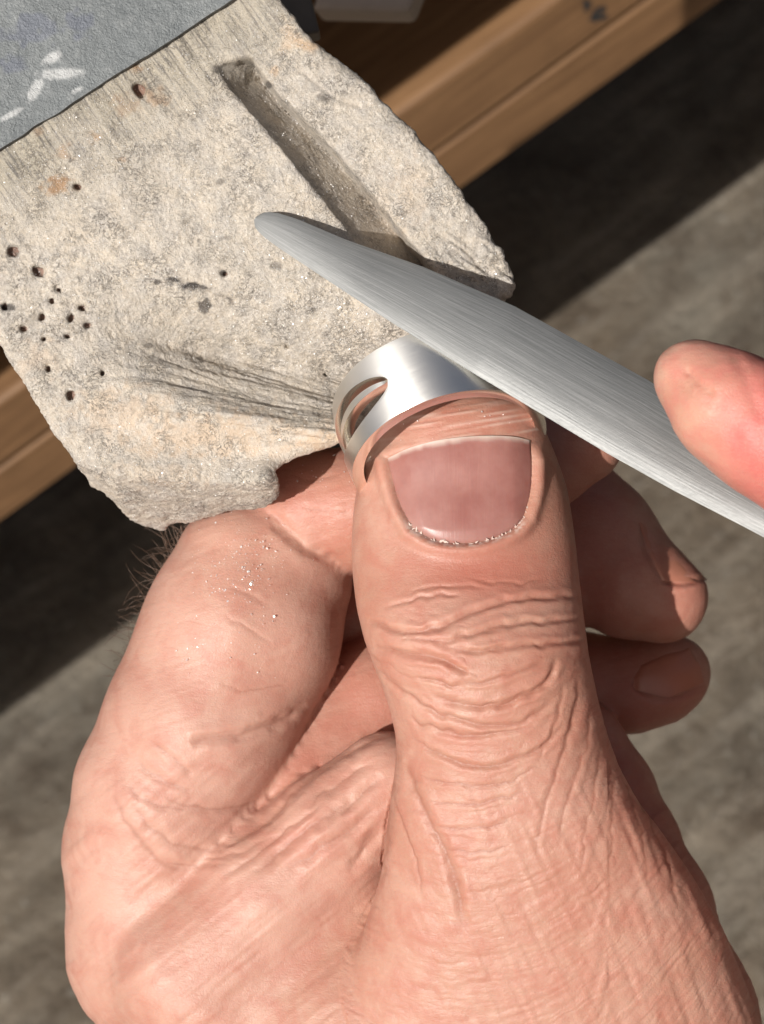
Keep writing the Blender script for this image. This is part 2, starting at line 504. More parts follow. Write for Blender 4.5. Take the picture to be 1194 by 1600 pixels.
M_SKIN = mat_skin('skin', (0.425, 0.222, 0.157), (0.385, 0.128, 0.088), (0.49, 0.283, 0.212), 0.20)
M_SKIN2 = mat_skin('skin_pink', (0.47, 0.235, 0.165), (0.52, 0.15, 0.125), (0.53, 0.31, 0.225), 0.22)
M_NAIL = mat_nail()
M_NAIL2 = mat_plain('nail_skin_tone', (0.42, 0.17, 0.11), 0.3, 0, 0.12, 3, 0.05)  # side nails toned like the finger skin
M_FLAKE = mat_plain('dry_cuticle', (0.62, 0.48, 0.41), 0.7, 0, 0.1, 20)
M_HAIR = mat_plain('arm_hair', (0.10, 0.06, 0.04), 0.5)
M_PIN = mat_pin(); M_SILVER = mat_silver(); M_FILE = mat_file(); M_SILVER2 = mat_plain('smooth_silver', (0.93, 0.905, 0.85), 0.20, 1.0, 0.03, 4, 0.03)
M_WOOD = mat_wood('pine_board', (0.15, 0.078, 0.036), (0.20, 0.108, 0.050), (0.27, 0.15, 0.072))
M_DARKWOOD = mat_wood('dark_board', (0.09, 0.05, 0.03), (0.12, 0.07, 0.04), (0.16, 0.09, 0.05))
M_PLATE = mat_plate(); M_FLOOR = mat_floor()
M_BRACKET = mat_plain('bracket_steel', (0.10, 0.085, 0.07), 0.55, 0.3)
M_TRAY = mat_plain('grey_tray', (0.30, 0.25, 0.21), 0.6)
M_FILING = mat_plain('silver_filing', (0.88, 0.87, 0.85), 0.34, 0.40, 0.05)
#==STRUCTURE==
# ------------------------------------------------------------------ floor
def in_out(p): return p
fl_o = -UP * FLOOR_DROP
S = 900.0
bm = bmesh.new()
vs = [bm.verts.new(fl_o + a * ALONG * S + b * OUT * S) for a, b in ((-1, -1), (1, -1), (1, 1), (-1, 1))]
bm.faces.new(vs); bmesh.ops.recalc_face_normals(bm, faces=bm.faces)
me = bpy.data.meshes.new('floor'); bm.to_mesh(me); bm.free()
# the floor's own axes follow the bench so its streaks run along it
fo = bpy.data.objects.new('floor', me); COL.objects.link(fo)
loc = VIEW @ Vector(fl_o)
me.transform(Matrix.Translation(loc).inverted() @ VIEW)
fo.location = loc
me.materials.append(M_FLOOR)
tag(fo, 'dusty grey brown floor under the bench, half in shadow', 'floor', kind='structure')

# ------------------------------------------------------------------ workbench
def uv_box(me, ax, ay):
    """box-project UVs along two directions so wood grain follows ax"""
    uv = me.uv_layers.new(name='UVMap')
    ax = Vector(ax); ay = Vector(ay)
    for p in me.polygons:
        for li in p.loop_indices:
            co = me.vertices[me.loops[li].vertex_index].co
            w = ax.cross(ay)
            uv.data[li].uv = (co.dot(ax), co.dot(ay) + co.dot(w) * 1.31)
    return me

def at_depth_on(px, py, z): return P(px, py, z)
EDGE = P(640, 163, -18.0)                   # point on the shelf's front top edge
LB = 90.0
bench = empty('workbench', EDGE, 'wooden workbench with a pale pine shelf edge behind the worn pin', 'workbench')
def bench_box(name, along0, along1, out0, out1, up0, up1, mat, bev=0.06, label=None):
    o = EDGE + ALONG * along0 + OUT * out0 + UP * up0
    me = box_mesh(name, o, ALONG * (along1 - along0), OUT * (out1 - out0), UP * (up1 - up0), bev, 3)
    uv_box(me, ALONG, OUT)
    return put(name, me, mat, bench, label)
sh = bench_box('shelf_board', -LB, LB, -30.0, 0.0, -1.50, 0.0, M_WOOD, 0.14)
lp = bench_box('front_rail', -LB, LB, -4.0, -0.015, -2.76, -1.56, M_WOOD, 0.07)
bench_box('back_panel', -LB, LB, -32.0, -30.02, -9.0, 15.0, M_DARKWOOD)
# ink marks on the shelf front
a = sh.data.attributes.new('stain', 'FLOAT', 'POINT')

def on_front(px_, py_):
    # where the camera ray meets the shelf's front face, a hair in front of it
    a_ = P(px_, py_, 0.0); cam_ = np.array([0, 0, CD]); d_ = a_ - cam_
    q_ = EDGE + OUT * 0.012
    return cam_ + d_ * (((q_ - cam_) @ OUT) / (d_ @ OUT))
M_INK = mat_plain('ink', (0.03, 0.027, 0.025), 0.7)
def ink(cx_, cy_, rx_, ry_, seed_):
    bm_ = bmesh.new(); vs_ = []
    for t_ in np.linspace(0, 2 * math.pi, 30, endpoint=False):
        r_ = 1 + 0.25 * math.sin(3 * t_ + seed_) + 0.16 * math.sin(7 * t_ + 2 * seed_) + 0.08 * math.sin(13 * t_)
        vs_.append(bm_.verts.new(on_front(cx_ + rx_ * r_ * math.cos(t_), cy_ + ry_ * r_ * math.sin(t_))))
    bm_.faces.new(vs_); me_ = bpy.data.meshes.new('ink_stain'); bm_.to_mesh(me_); bm_.free()
    put('ink_stain', me_, M_INK, bench)
ink(934, 26, 13, 8, 1.0); ink(917, 8, 6, 9, 2.2); ink(940, 14, 8, 5, 4.0)

# tabletop above the shelf; the steel plate is screwed to its front edge
PL_A, PL_B = P(0, 236, 0.0), P(368, 0, 0.0)   # plate front edge
TT = P(190, 111, 0.0)
def rel(p):
    d = p - EDGE
    return float(d @ ALONG), float(d @ OUT), float(d @ UP)
ra, ro, ru = rel(TT)
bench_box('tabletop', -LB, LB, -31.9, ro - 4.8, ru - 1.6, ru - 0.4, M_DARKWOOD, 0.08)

# ------------------------------------------------------------------ steel plate
def plate():
    d = (PL_B - PL_A); L = np.linalg.norm(d); d /= L
    back = np.array([-d[1], d[0], 0])
    if back[1] < 0: back = -back
    nu, nv = 260, 130
    u = np.linspace(-3.2, L + 0.25, nu); v = np.linspace(0, 1.9, nv)
    U, W = np.meshgrid(u, v, indexing='ij')
    top = PL_A + U[..., None] * d + W[..., None] * back + np.array([0, 0, 0.085])
    co = top.reshape(-1, 3)
    w = noise(np.c_[co[:, :2] * 2.5, co[:, 2]], 3) * 0.008
    co[:, 2] += w
    edge = (W.ravel() < 1e-6)
    co[edge, :2] += (noise(np.c_[co[edge][:, :2] * 5, co[edge][:, 2]], 5) * 0.012)[:, None] * back[:2]
    bot = co - np.array([0, 0, 0.07])
    verts = np.vstack([co, bot])
    idx = np.arange(nu * nv).reshape(nu, nv); N = nu * nv
    q = np.stack([idx[:-1, :-1], idx[1:, :-1], idx[1:, 1:], idx[:-1, 1:]], -1).reshape(-1, 4)
    if np.cross(d, back)[2] < 0: q = q[:, ::-1]
    quads = [q, q[:, ::-1] + N]
    def side(line):
        a, b = line[:-1], line[1:]
        return np.stack([a, b, b + N, a + N], 1)
    for l in (idx[:, 0], idx[:, -1], idx[0], idx[-1]): quads.append(side(l))
    me = mesh_np('steel_plate', verts, np.vstack(quads))
    px = to_px(verts)
    white = np.zeros(len(verts)); blue = np.zeros(len(verts))
    for (x, y, a, b, th) in ((95, 115, 36, 9, 0.05), (82, 90, 17, 8, 0.5), (55, 140, 9, 20, -0.5), (15, 180, 22, 5, 0.5), (120, 141, 10, 4, 0.4), (48, 148, 6, 10, 0)):
        dx, dy = px[:, 0] - x, px[:, 1] - y
        c, s = math.cos(th), math.sin(th)
        e = np.hypot((dx * c - dy * s) / a, (dx * s + dy * c) / b) + 0.22 * noise(np.c_[px / 5, px[:, :1] * 0], 9)
        white = np.maximum(white, np.clip((1.2 - e) * 0.8, 0, 0.45))
    for (x, y, a, b) in ((45, 45, 35, 22), (120, 38, 22, 18), (20, 100, 20, 15)):
        e = np.hypot((px[:, 0] - x) / a, (px[:, 1] - y) / b) + 0.6 * noise(np.c_[px / 12, px[:, :1] * 0], 4)
        blue = np.maximum(blue, np.clip((1.2 - e) * 1.2, 0, 0.55))
    for nme, arr in (('white', white), ('blue', blue)):
        at = me.attributes.new(nme, 'FLOAT', 'POINT'); at.data.foreach_set('value', arr.astype(np.float32))
    me.set_sharp_from_angle(angle=math.radians(40))
    return put('steel_plate', me, M_PLATE, None, 'dull grey steel plate with white smears lying across the back of the wooden pin', 'metal plate', origin=PL_A)
plate()

# bracket under the plate and a pale tray on the shelf
b0 = P(470, 40, -2.2)
me = box_mesh('bracket', P(438, 62, -2.6), P(500, 50, -2.6) - P(438, 62, -2.6), np.array([-0.4, 1.6, 0.0]), np.array([0, 0, -0.5]), 0.03)
put('bracket', me, M_BRACKET, None, 'dark metal strip standing under the back of the pin, in shadow', 'bracket', origin=b0)

t0 = P(478, 4, -6.5)
me = box_mesh('tray', P(486, 16, -6.5), P(640, 19, -6.5) - P(486, 16, -6.5), np.array([0.55, 1.4, 0.2]), np.array([0.1, 0.1, -1.2]), 0.08)
put('tray', me, M_TRAY, None, 'pale tray under the bench top, only its lower edge showing above the shelf', 'tray', origin=t0)
#==PIN==
# ------------------------------------------------------------------ bench pin
PIN_PX = [(-200, 268), (-60, 455), (0, 545), (28, 590), (60, 640), (85, 682), (110, 722), (140, 760), (165, 785), (182, 806), (193, 818), (214, 823), (236, 832), (250, 822),
          (298, 812), (350, 803), (398, 797), (420, 790), (432, 776), (436, 756), (431, 736), (440, 727), (463, 716), (495, 705), (526, 696), (560, 672), (600, 632), (640, 590), (700, 548),
          (783, 492), (789, 474), (806, 455), (809, 440), (800, 420), (785, 400), (770, 372), (758, 345), (741, 318), (718, 290), (690, 258), (665, 228), (640, 198), (608, 164), (578, 132),
          (555, 112), (530, 92), (508, 78), (490, 62), (470, 44), (462, 26), (446, 8), (434, -6), (410, -60), (300, -130), (60, 60)]
PIN_XY = np.array([P(x, y)[:2] for x, y in PIN_PX])
HOLES = [(20, 393, 10), (60, 425, 10), (80, 470, 7), (65, 495, 7), (37, 513, 8), (110, 497, 7), (127, 481, 7), (137, 507, 6), (105, 525, 7), (75, 577, 6), (160, 583, 6),
         (109, 617, 9), (218, 140, 11), (121, 291, 7), (505, 577, 6), (90, 452, 6), (352, 428, 6), (446, 536, 4), (68, 530, 5), (8, 480, 7)]
GR_L = [(336, 100), (352, 128), (375, 155), (405, 190), (440, 232), (478, 280), (515, 325), (548, 365), (580, 420), (620, 480), (660, 540), (690, 590)]
GR_R = [(384, 92), (402, 118), (430, 152), (466, 188), (500, 222), (540, 268), (585, 322), (625, 372), (662, 416), (700, 462), (745, 520), (790, 580)]
GL = catmull(GR_L, 4); GRr = catmull(GR_R, 4)
GLx = np.array([P(x, y)[:2] for x, y in GL]); GRx = np.array([P(x + 9, y - 5)[:2] for x, y in GRr])

def pin_top(xy):
    """height of the worn top surface"""
    px = np.c_[xy[:, 0] / K + 597, 800 - xy[:, 1] / K]
    z = np.zeros(len(xy))
    p3 = np.c_[xy, np.zeros(len(xy))]
    z += 0.035 * fbm(p3 * 0.9, 11, 2)
    # filed hollow: the worn crest runs from the ring's place to the left; above it the strokes cut down
    cy = np.interp(px[:, 0], [60, 170, 300, 400, 520, 700], [585, 604, 634, 656, 680, 720])
    e = px[:, 1] - cy
    wx = np.clip((px[:, 0] - 110) / 260, 0, 1) * np.clip((760 - px[:, 0]) / 120, 0, 1)
    wx = wx * wx * (3 - 2 * wx)
    z -= wx * 0.78 * np.where(e < 0, np.clip(-e / 92, 0, 1) ** 1.05 * np.clip((220 + e) / 128, 0, 1) ** 1.5, 0)
    z += 0.06 * np.exp(-(e / 14) ** 2) * wx
    # smooth bright bowl below the crest, then the thick lip rolls off
    z -= 0.10 * np.exp(-((e - 60) / 34) ** 2) * np.clip((px[:, 0] - 100) / 120, 0, 1)
    lip = px[:, 1] - np.interp(px[:, 0], [60, 180, 300, 420, 560], [690, 742, 752, 752, 730])
    z -= 1.25 * np.clip(lip / 80, 0, 1) ** 1.2
    d = np.hypot((px[:, 0] - 418) / 28, (px[:, 1] - 745) / 24)
    z += 0.26 * np.exp(-d ** 2)
    # right prong is battered, its end slopes off
    m = np.clip((px[:, 0] - 640) / 150, 0, 1) * np.clip((px[:, 1] - 300) / 120, 0, 1)
    z += m * (-0.22 + 0.07 * fbm(p3 * 4.5, 21, 3))
    # shoulders by the top right
    z += 0.05 * fbm(np.c_[px / 60, px[:, :1] * 0], 31, 2) * np.clip((px[:, 0] - 380) / 80, 0, 1) * np.clip((200 - px[:, 1]) / 80, 0, 1)
    return z

def pin_sdf(G, nz):
    # 2-D parts are evaluated once per column
    uxy = G[::nz, :2].astype(float)
    inv = np.repeat(np.arange(len(uxy)), nz)
    d2 = poly_sd(uxy, PIN_XY)
    d2 = d2 + 0.030 * fbm(np.c_[uxy * 3.2, uxy[:, :1] * 0], 41, 3)
    zt = pin_top(uxy)
    dl, tl = seg_dist(uxy, GLx); dr, tr = seg_dist(uxy, GRx)
    ins = poly_sd(uxy, np.vstack([GLx, GRx[::-1]]))
    z = G[:, 2].astype(float)
    w = d2[inv]
    zz = z - zt[inv]
    side = w + 0.38 * np.clip(-zz - 0.1, 0, 3) + 0.02 * noise(G * 3.0, 43)
    d = smax(zz, side, 0.14)
    d = np.maximum(d, -1.9 - z)
    # groove: upright left wall, steep right wall
    f = dl / (dl + dr + 1e-6)
    depth = np.where(ins < 0, (0.06 + 0.66 * np.clip(f, 0, 1) ** 0.9) * np.clip(tl * 5 + 0.4, 0.4, 1), 0)[inv]
    floor = zz + depth
    g = np.maximum(ins[inv], -floor * 0.45)
    d = smax(d, -g, 0.035)
    for x, y, r in HOLES:
        c = P(x, y)[:2]; rr = r * K * 0.9
        a = (x * 7 + y * 3) % 3.1; el = 1.0 + 0.5 * ((x * 13 + y) % 10) / 10
        dx, dy = uxy[:, 0] - c[0], uxy[:, 1] - c[1]
        q2 = np.hypot((dx * math.cos(a) + dy * math.sin(a)) / el, (-dx * math.sin(a) + dy * math.cos(a)) * 1.05)
        q2 = q2 + 0.28 * rr * noise(np.c_[uxy * 20, uxy[:, :1] * 0], 47)
        q = q2[inv]
        m = q < rr * 3
        if m.any():
            d[m] = smax(d[m], -np.maximum(q[m] - rr, -(zz[m] + 0.13)), 0.03)
    return d

def build_pin():
    lo = (PIN_XY[:, 0].min() - .15, PIN_XY[:, 1].min() - .15, -2.0); hi = (PIN_XY[:, 0].max() + .15, PIN_XY[:, 1].max() + .15, 0.4)
    v, q = surface_nets(pin_sdf, lo, hi, 0.036)
    co, no, q = subdivided(v, q, 1)
    px = to_px(co)
    up = np.clip(no[:, 2], 0, 1)
    p3 = co
    plate_d = (co[:, :2] - PL_A[:2]) @ np.array([0.586, -0.81])       # distance in front of the plate edge
    near = np.clip(1 - plate_d / 1.1, 0, 1) * (plate_d > -1)
    near = np.clip(near + 0.35 * np.clip(1 - plate_d / 1.6, 0, 1) * fbm(p3 * 1.6, 3, 2), 0, 1)
    # grit and chips
    disp = 0.0085 * fbm(p3 * 8, 61, 4) * (1 - 0.5 * near)
    disp += 0.010 * np.abs(fbm(p3 * 22, 62, 2)) * (1 - near)
    wp = p3 * 7.5 + 0.55 * np.stack([noise(p3 * 5, 65), noise(p3 * 5, 66), noise(p3 * 5, 67)], 1)
    flake = np.abs(noise(wp, 63)) + 0.5 * np.abs(noise(wp * 2.1, 64))
    disp += 0.028 * (np.clip(flake, 0, 0.45) - 0.3) * (1 - 0.7 * near) * (0.55 + 0.6 * np.clip(noise(p3 * 0.9, 68) + 0.4, 0, 1))
    bowl = np.clip(1 - np.abs(px[:, 1] - np.interp(px[:, 0], [100, 300, 520], [660, 695, 700])) / 48, 0, 1) * np.clip((px[:, 0] - 110) / 60, 0, 1)
    disp *= 1 - 0.65 * np.clip(bowl * 1.6, 0, 1)
    ing = poly_sd(px, np.vstack([GL, (GRr + [9, -5])[::-1]]))
    disp *= 1 - 0.6 * np.clip(1 - ing / 14, 0, 1)
    # file strokes: long scratches that fan out of the ring's place
    cx, cy = 760, 690
    th = np.arctan2(px[:, 1] - cy, cx - px[:, 0]); r = np.hypot(px[:, 0] - cx, px[:, 1] - cy)
    strokes = fbm(np.c_[th * 48, r / 230, th * 0], 71, 3)
    cut = np.abs(noise(np.c_[th * 95, r / 260, th * 0 + 3], 73))
    m = np.clip(1 - np.abs(px[:, 1] - (648 - 0.13 * (560 - px[:, 0]))) / 70, 0, 1) * np.clip((px[:, 0] - 130) / 120, 0, 1)
    m = np.maximum(m, 0.85 * np.clip(1 - np.abs(px[:, 1] - 600) / 95, 0, 1) * np.clip((px[:, 0] - 150) / 150, 0, 1)) * up
    disp = disp * (1 - 0.55 * m) + m * (0.030 * strokes + 0.045 * noise(np.c_[th * 17, r / 300, th * 0], 79) - 0.010 * np.clip(0.18 - cut, 0, 1) / 0.18)
    # wood grain ridges near the plate
    gdir = np.array([0.55, -0.835]); gper = np.array([0.835, 0.55])
    ga = co[:, :2] @ gdir; gp = co[:, :2] @ gper
    disp += near * up * 0.018 * noise(np.c_[gp * 16, ga * 1.2, ga * 0], 75)
    # battered end of the right prong: chatter cuts
    bm_ = np.clip((px[:, 0] - 660) / 60, 0, 1) * np.clip((px[:, 1] - 330) / 60, 0, 1)
    ca = px @ np.array([0.80, 0.60]); cb = px @ np.array([-0.6, 0.8])
    disp += bm_ * 0.065 * (np.abs(noise(np.c_[cb / 9, ca / 34, ca * 0], 77)) - 0.3)
    for line, w_, dep in (([(505, 576), (520, 570), (545, 566)], 4, 0.05), ([(0, 560), (22, 545), (50, 530)], 3, .05), ([(265, 438), (300, 448), (330, 462), (362, 472)], 5, 0.05),
                          ([(130, 590), (250, 592), (400, 640), (520, 672)], 3, 0.03), ([(250, 575), (330, 600), (420, 628)], 2.5, 0.025),
                          ([(330, 565), (400, 590), (500, 612)], 2.5, 0.025), ([(470, 110), (520, 150), (560, 165)], 3, 0.03), ([(210, 640), (360, 662), (520, 690)], 3, 0.03),
                          ([(300, 560), (380, 612), (470, 640)], 2, 0.025), ([(240, 555), (350, 600)], 2, .02), ([(110, 672), (175, 668)], 2.5, .03)):
        d, t = seg_dist(px, catmull(line, 5))
        disp -= dep * (0.45 if 540 < line[0][1] < 680 and len(line) > 2 else 1.0) * np.exp(-(d / w_) ** 2) * up
    co = co + no * disp[:, None]
    me = mesh_np('bench_pin', co, q)
    def blob(lst, soft, seed):
        r = np.zeros(len(co))
        for x, y, a, b, s in lst:
            e = np.hypot((px[:, 0] - x) / a, (px[:, 1] - y) / b) + 0.55 * fbm(np.c_[px / 9, px[:, :1] * 0], seed, 2)
            r = np.maximum(r, s * np.clip((1.1 - e) * soft, 0, 1))
        return r
    rust = blob([(90, 290, 24, 14, 0.75), (240, 150, 26, 16, 0.45), (212, 105, 12, 8, 0.6), (195, 165, 30, 20, 0.3), (100, 240, 14, 18, 0.4), (150, 215, 12, 10, 0.5), (190, 247, 8, 6, 0.5), (60, 205, 10, 7, .4)], 1.4, 81)
    bare = blob([(478, 70, 26, 14, 0.9), (455, 60, 20, 30, 0.5), (428, 110, 8, 10, 0.7), (330, 680, 160, 40, 0.55), (200, 640, 90, 36, 0.4), (500, 690, 60, 18, 0.7), (250, 740, 80, 20, 0.3), (60, 560, 40, 30, 0.3), (640, 300, 40, 70, 0.2), (590, 360, 60, 120, 0.12)], 1.2, 83)
    black = blob([(270, 436, 10, 6, 0.9), (300, 445, 14, 7, 0.9), (318, 449, 9, 6, 0.8), (347, 428, 6, 6, 0.8), (318, 476, 10, 10, 0.8), (358, 470, 8, 5, 0.7), (245, 441, 5, 4, 0.7), (15, 480, 12, 5, 0.8),
                  (340, 110, 10, 14, 0.6), (505, 152, 12, 8, 0.55), (420, 132, 6, 6, 0.7), (110, 250, 5, 5, .7), (312, 560, 9, 5, 0.6), (490, 482, 9, 7, 0.5), (232, 540, 6, 4, 0.5), (350, 372, 8, 5, 0.4), (430, 415, 10, 8, 0.5), (345, 285, 9, 6, 0.5)], 2.2, 85)
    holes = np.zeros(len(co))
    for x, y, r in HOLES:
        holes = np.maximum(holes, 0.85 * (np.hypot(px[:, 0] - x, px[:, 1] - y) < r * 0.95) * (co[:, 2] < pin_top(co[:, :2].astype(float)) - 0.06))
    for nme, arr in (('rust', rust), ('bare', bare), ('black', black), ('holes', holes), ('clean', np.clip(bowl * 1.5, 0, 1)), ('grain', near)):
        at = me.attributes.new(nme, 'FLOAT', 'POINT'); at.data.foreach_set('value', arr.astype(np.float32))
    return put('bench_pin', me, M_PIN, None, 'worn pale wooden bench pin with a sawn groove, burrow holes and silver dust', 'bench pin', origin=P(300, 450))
pin_o = build_pin()
#==RING==
# ------------------------------------------------------------------ silver ring
RC = P(703, 707, 0.35)
RF = np.array([0.255, -0.81, 0.528]); RF /= np.linalg.norm(RF)      # axis, towards the viewer
RU = np.array([-0.10, 0.5, 0.85]); RU -= RF * (RU @ RF); RU /= np.linalg.norm(RU)
RL = np.cross(RF, RU)                                                # towards the left of the picture
if RL[0] > 0: RL = -RL
RR, RT, RW = 1.07, 0.165, 0.84
def ring_pt(phi, r, a):
    return RC + np.multiply.outer(r * np.cos(phi), RU) + np.multiply.outer(r * np.sin(phi), RL) - np.multiply.outer(a, RF)

def build_ring():
    N = 288
    ph = np.linspace(-math.pi, math.pi, N, endpoint=False)
    def slot(p):
        # two mirrored slots, one each side of the wide top
        lo, hi = np.full(N, RW * 0.5), np.full(N, RW * 0.5)
        for sgn in (1,):
            t = (p - math.radians(25)) / math.radians(84)
            m = (t > 0) & (t < 1)
            tt = np.clip(t, 0, 1)
            wdt = np.sqrt(np.clip(np.sin(tt * math.pi), 0, 1)) * (0.95 - 0.25 * tt)
            c = 0.50 + 0.04 * (tt - 0.5)
            lo = np.where(m, RW * c - wdt * 0.27, lo); hi = np.where(m, RW * c + wdt * 0.27, hi)
        return lo, hi
    lo, hi = slot(ph)
    gap = hi - lo
    m0, m1 = lo + gap * 0.60, lo + gap * 0.80
    k1 = 7
    bm = bmesh.new(); uvl = bm.loops.layers.uv.new('UVMap')
    def ro(a): return RR - 0.030 * ((a / RW - 0.5) * 2) ** 2
    def ri(a): return RR - RT + 0.012 * ((a / RW - 0.5) * 2) ** 4
    ramp_ = [np.linspace(0, 1, k1), np.linspace(0, 1, 4), np.linspace(0, 1, k1)]
    bands = [[lo * q for q in ramp_[0]], [m0 + (m1 - m0) * q for q in ramp_[1]], [hi + (RW - hi) * q for q in ramp_[2]]]
    sink = np.clip(gap / 0.2, 0, 1) * 0.045
    def quad(a, b, c, d):
        try:
            f = bm.faces.new((a, b, c, d)); f.smooth = True
        except ValueError:
            pass
    ALL = []
    for n_, rows in enumerate(bands):
        dr_ = sink if n_ == 1 else sink * 0
        ALL.append(([[bm.verts.new(ring_pt(ph[i], ro(a[i]) - dr_[i], a[i])) for i in range(N)] for a in rows],
                    [[bm.verts.new(ring_pt(ph[i], ri(a[i]), a[i])) for i in range(N)] for a in rows]))
    for n_, (O, I) in enumerate(ALL):
        for i in range(N):
            j = (i + 1) % N
            open_ = gap[i] > 1e-6 or gap[j] > 1e-6
            if n_ == 1 and not open_: continue
            for r in range(len(O) - 1):
                quad(O[r][i], O[r][j], O[r + 1][j], O[r + 1][i]); quad(I[r][j], I[r][i], I[r + 1][i], I[r + 1][j])
            if n_ == 0 or open_: quad(I[0][i], I[0][j], O[0][j], O[0][i])
            if n_ == 2 or open_: quad(O[-1][i], O[-1][j], I[-1][j], I[-1][i])
    for f in bm.faces:
        for lp in f.loops:
            d = np.array(lp.vert.co) - RC
            lp[uvl].uv = (math.atan2(d @ RL, d @ RU) * 1.0, -(d @ RF))
    bmesh.ops.delete(bm, geom=[v for v in bm.verts if not v.link_faces], context='VERTS')
    bmesh.ops.remove_doubles(bm, verts=bm.verts[:], dist=1e-5)
    bmesh.ops.dissolve_degenerate(bm, edges=bm.edges[:], dist=1e-5)
    bmesh.ops.recalc_face_normals(bm, faces=bm.faces[:])
    sharp = [e for e in bm.edges if len(e.link_faces) == 2 and e.calc_face_angle(0) > math.radians(40)]
    bmesh.ops.bevel(bm, geom=sharp, offset=0.016, segments=3, affect='EDGES', profile=0.5, clamp_overlap=True)
    for f in bm.faces: f.smooth = True
    for f in bm.faces:
        c = np.array(f.calc_center_median()) - RC; c -= RF * (c @ RF); c /= np.linalg.norm(c)
        f.material_index = 0 if np.array(f.normal) @ c > 0.93 else 1
    me = bpy.data.meshes.new('ring'); bm.to_mesh(me); bm.free()
    me.materials.append(M_SILVER)
    return put('ring', me, M_SILVER2, None, 'polished silver ring with an open slot, held on the thumb tip against the pin', 'ring', origin=RC)
ring_o = build_ring()

#==FILE==
# ------------------------------------------------------------------ hand file
def build_file():
    d2 = np.array([0.86, 0.51]); n2 = np.array([0.51, -0.86])
    S = np.array([0, 6, 14, 28, 58, 140, 265, 420, 660, 780, 900, 1100, 1400.])
    OU = np.array([4, 15, 21, 27, 34, 45, 70, 90, 97, 93, 88, 80, 66.])
    OL = np.array([-2, -10, -14, -17, -20, -24, -30, -33, -34, -31, -24, -14, 0.])
    HH = np.array([.02, .03, .04, .05, .06, .08, .11, .14, .15, .15, .15, .15, .15])
    ss = np.concatenate([np.linspace(0, 30, 14), np.linspace(36, 1400, 150)])
    from_ = np.array([398, 342])
    m = 26
    q = np.linspace(0, 1, m)
    verts, uvs = [], []
    for s in ss:
        ou, ol, h = (np.interp(s, S, a) for a in (OU, OL, HH))
        z0 = np.interp(s, [0, 420, 1400], [0.22, 1.15, 2.05])
        roll = 0.0034 * np.interp(s, [0, 200, 900, 1100], [0.2, 1, 1, 0.3])
        crown = np.clip(1 - np.abs(2 * q - 1) ** 3.2, 0, 1) * (0.78 + 0.22 * np.clip(1 - np.abs(q - 0.48) / 0.40, 0, 1))
        # narrow flat along the lower edge
        zt = z0 + h * crown
        for i in range(m):
            o = ou + (ol - ou) * q[i]
            p = from_ + d2 * s + n2 * o
            verts.append(P(p[0], p[1], zt[i] - roll * (o - ol))); uvs.append((s * K, q[i] * 0.9))
        for i in range(m - 1, -1, -1):
            o = ou + (ol - ou) * q[i]
            o = o + (2.0 if i == m - 1 else -2.0 if i == 0 else 0)
            p = from_ + d2 * s + n2 * o
            verts.append(P(p[0], p[1], z0 - 0.05 - roll * (o - ol))); uvs.append((s * K, 1.0 + q[i] * 0.9))
    M = 2 * m; n = len(ss)
    idx = np.arange(n * M).reshape(n, M)
    nxt = np.roll(idx, -1, axis=1)
    f = np.stack([idx[:-1], nxt[:-1], nxt[1:], idx[1:]], -1).reshape(-1, 4)
    me = mesh_np('blade', np.array(verts), f)
    bm = bmesh.new(); bm.from_mesh(me)
    bm.verts.ensure_lookup_table()
    bm.faces.new([bm.verts[i] for i in idx[0]]); bm.faces.new([bm.verts[i] for i in idx[-1][::-1]])
    bmesh.ops.recalc_face_normals(bm, faces=bm.faces)
    uvl = bm.loops.layers.uv.new('UVMap')
    for fc in bm.faces:
        fc.smooth = True
        for lp in fc.loops: lp[uvl].uv = uvs[lp.vert.index]
    bm.to_mesh(me); bm.free()
    me.set_sharp_from_angle(angle=math.radians(38))
    root = empty('hand_file', P(760, 560, 1.2), 'grey steel half-round file laid slantwise across the top of the silver ring', 'file')
    put('blade', me, M_FILE, root)
    # tang and wooden grip, beyond the right edge
    a = P(*(from_ + d2 * 1390 + n2 * 33), 2.1); b = P(*(from_ + d2 * 1560 + n2 * 33), 2.2); c = P(*(from_ + d2 * 2500 + n2 * 30), 2.9)
    def lathe(name, p, q_, prof, mat):
        ax = (q_ - p); L = np.linalg.norm(ax); ax /= L
        e1 = np.cross(ax, [0, 0, 1]); e1 /= np.linalg.norm(e1); e2 = np.cross(ax, e1)
        k = 20; vs = []
        for t, r in prof:
            for i in range(k):
                w = 2 * math.pi * i / k
                vs.append(p + ax * t * L + (e1 * math.cos(w) + e2 * math.sin(w)) * r)
        id_ = np.arange(len(prof) * k).reshape(-1, k); nx_ = np.roll(id_, -1, 1)
        me = mesh_np(name, np.array(vs), np.stack([id_[:-1], id_[1:], nx_[1:], nx_[:-1]], -1).reshape(-1, 4))
        uv_box(me, ax, e1)
        return put(name, me, mat, root)
    lathe('tang', a, b, [(0, 0.001), (0, .3), (1, .2), (1, 0.001)], M_FILE)
    lathe('handle', b, c, [(0, .001), (0, .5), (.06, .62), (.2, .75), (.6, .9), (.92, .8), (1, .4), (1, .001)], M_WOOD)
build_file()

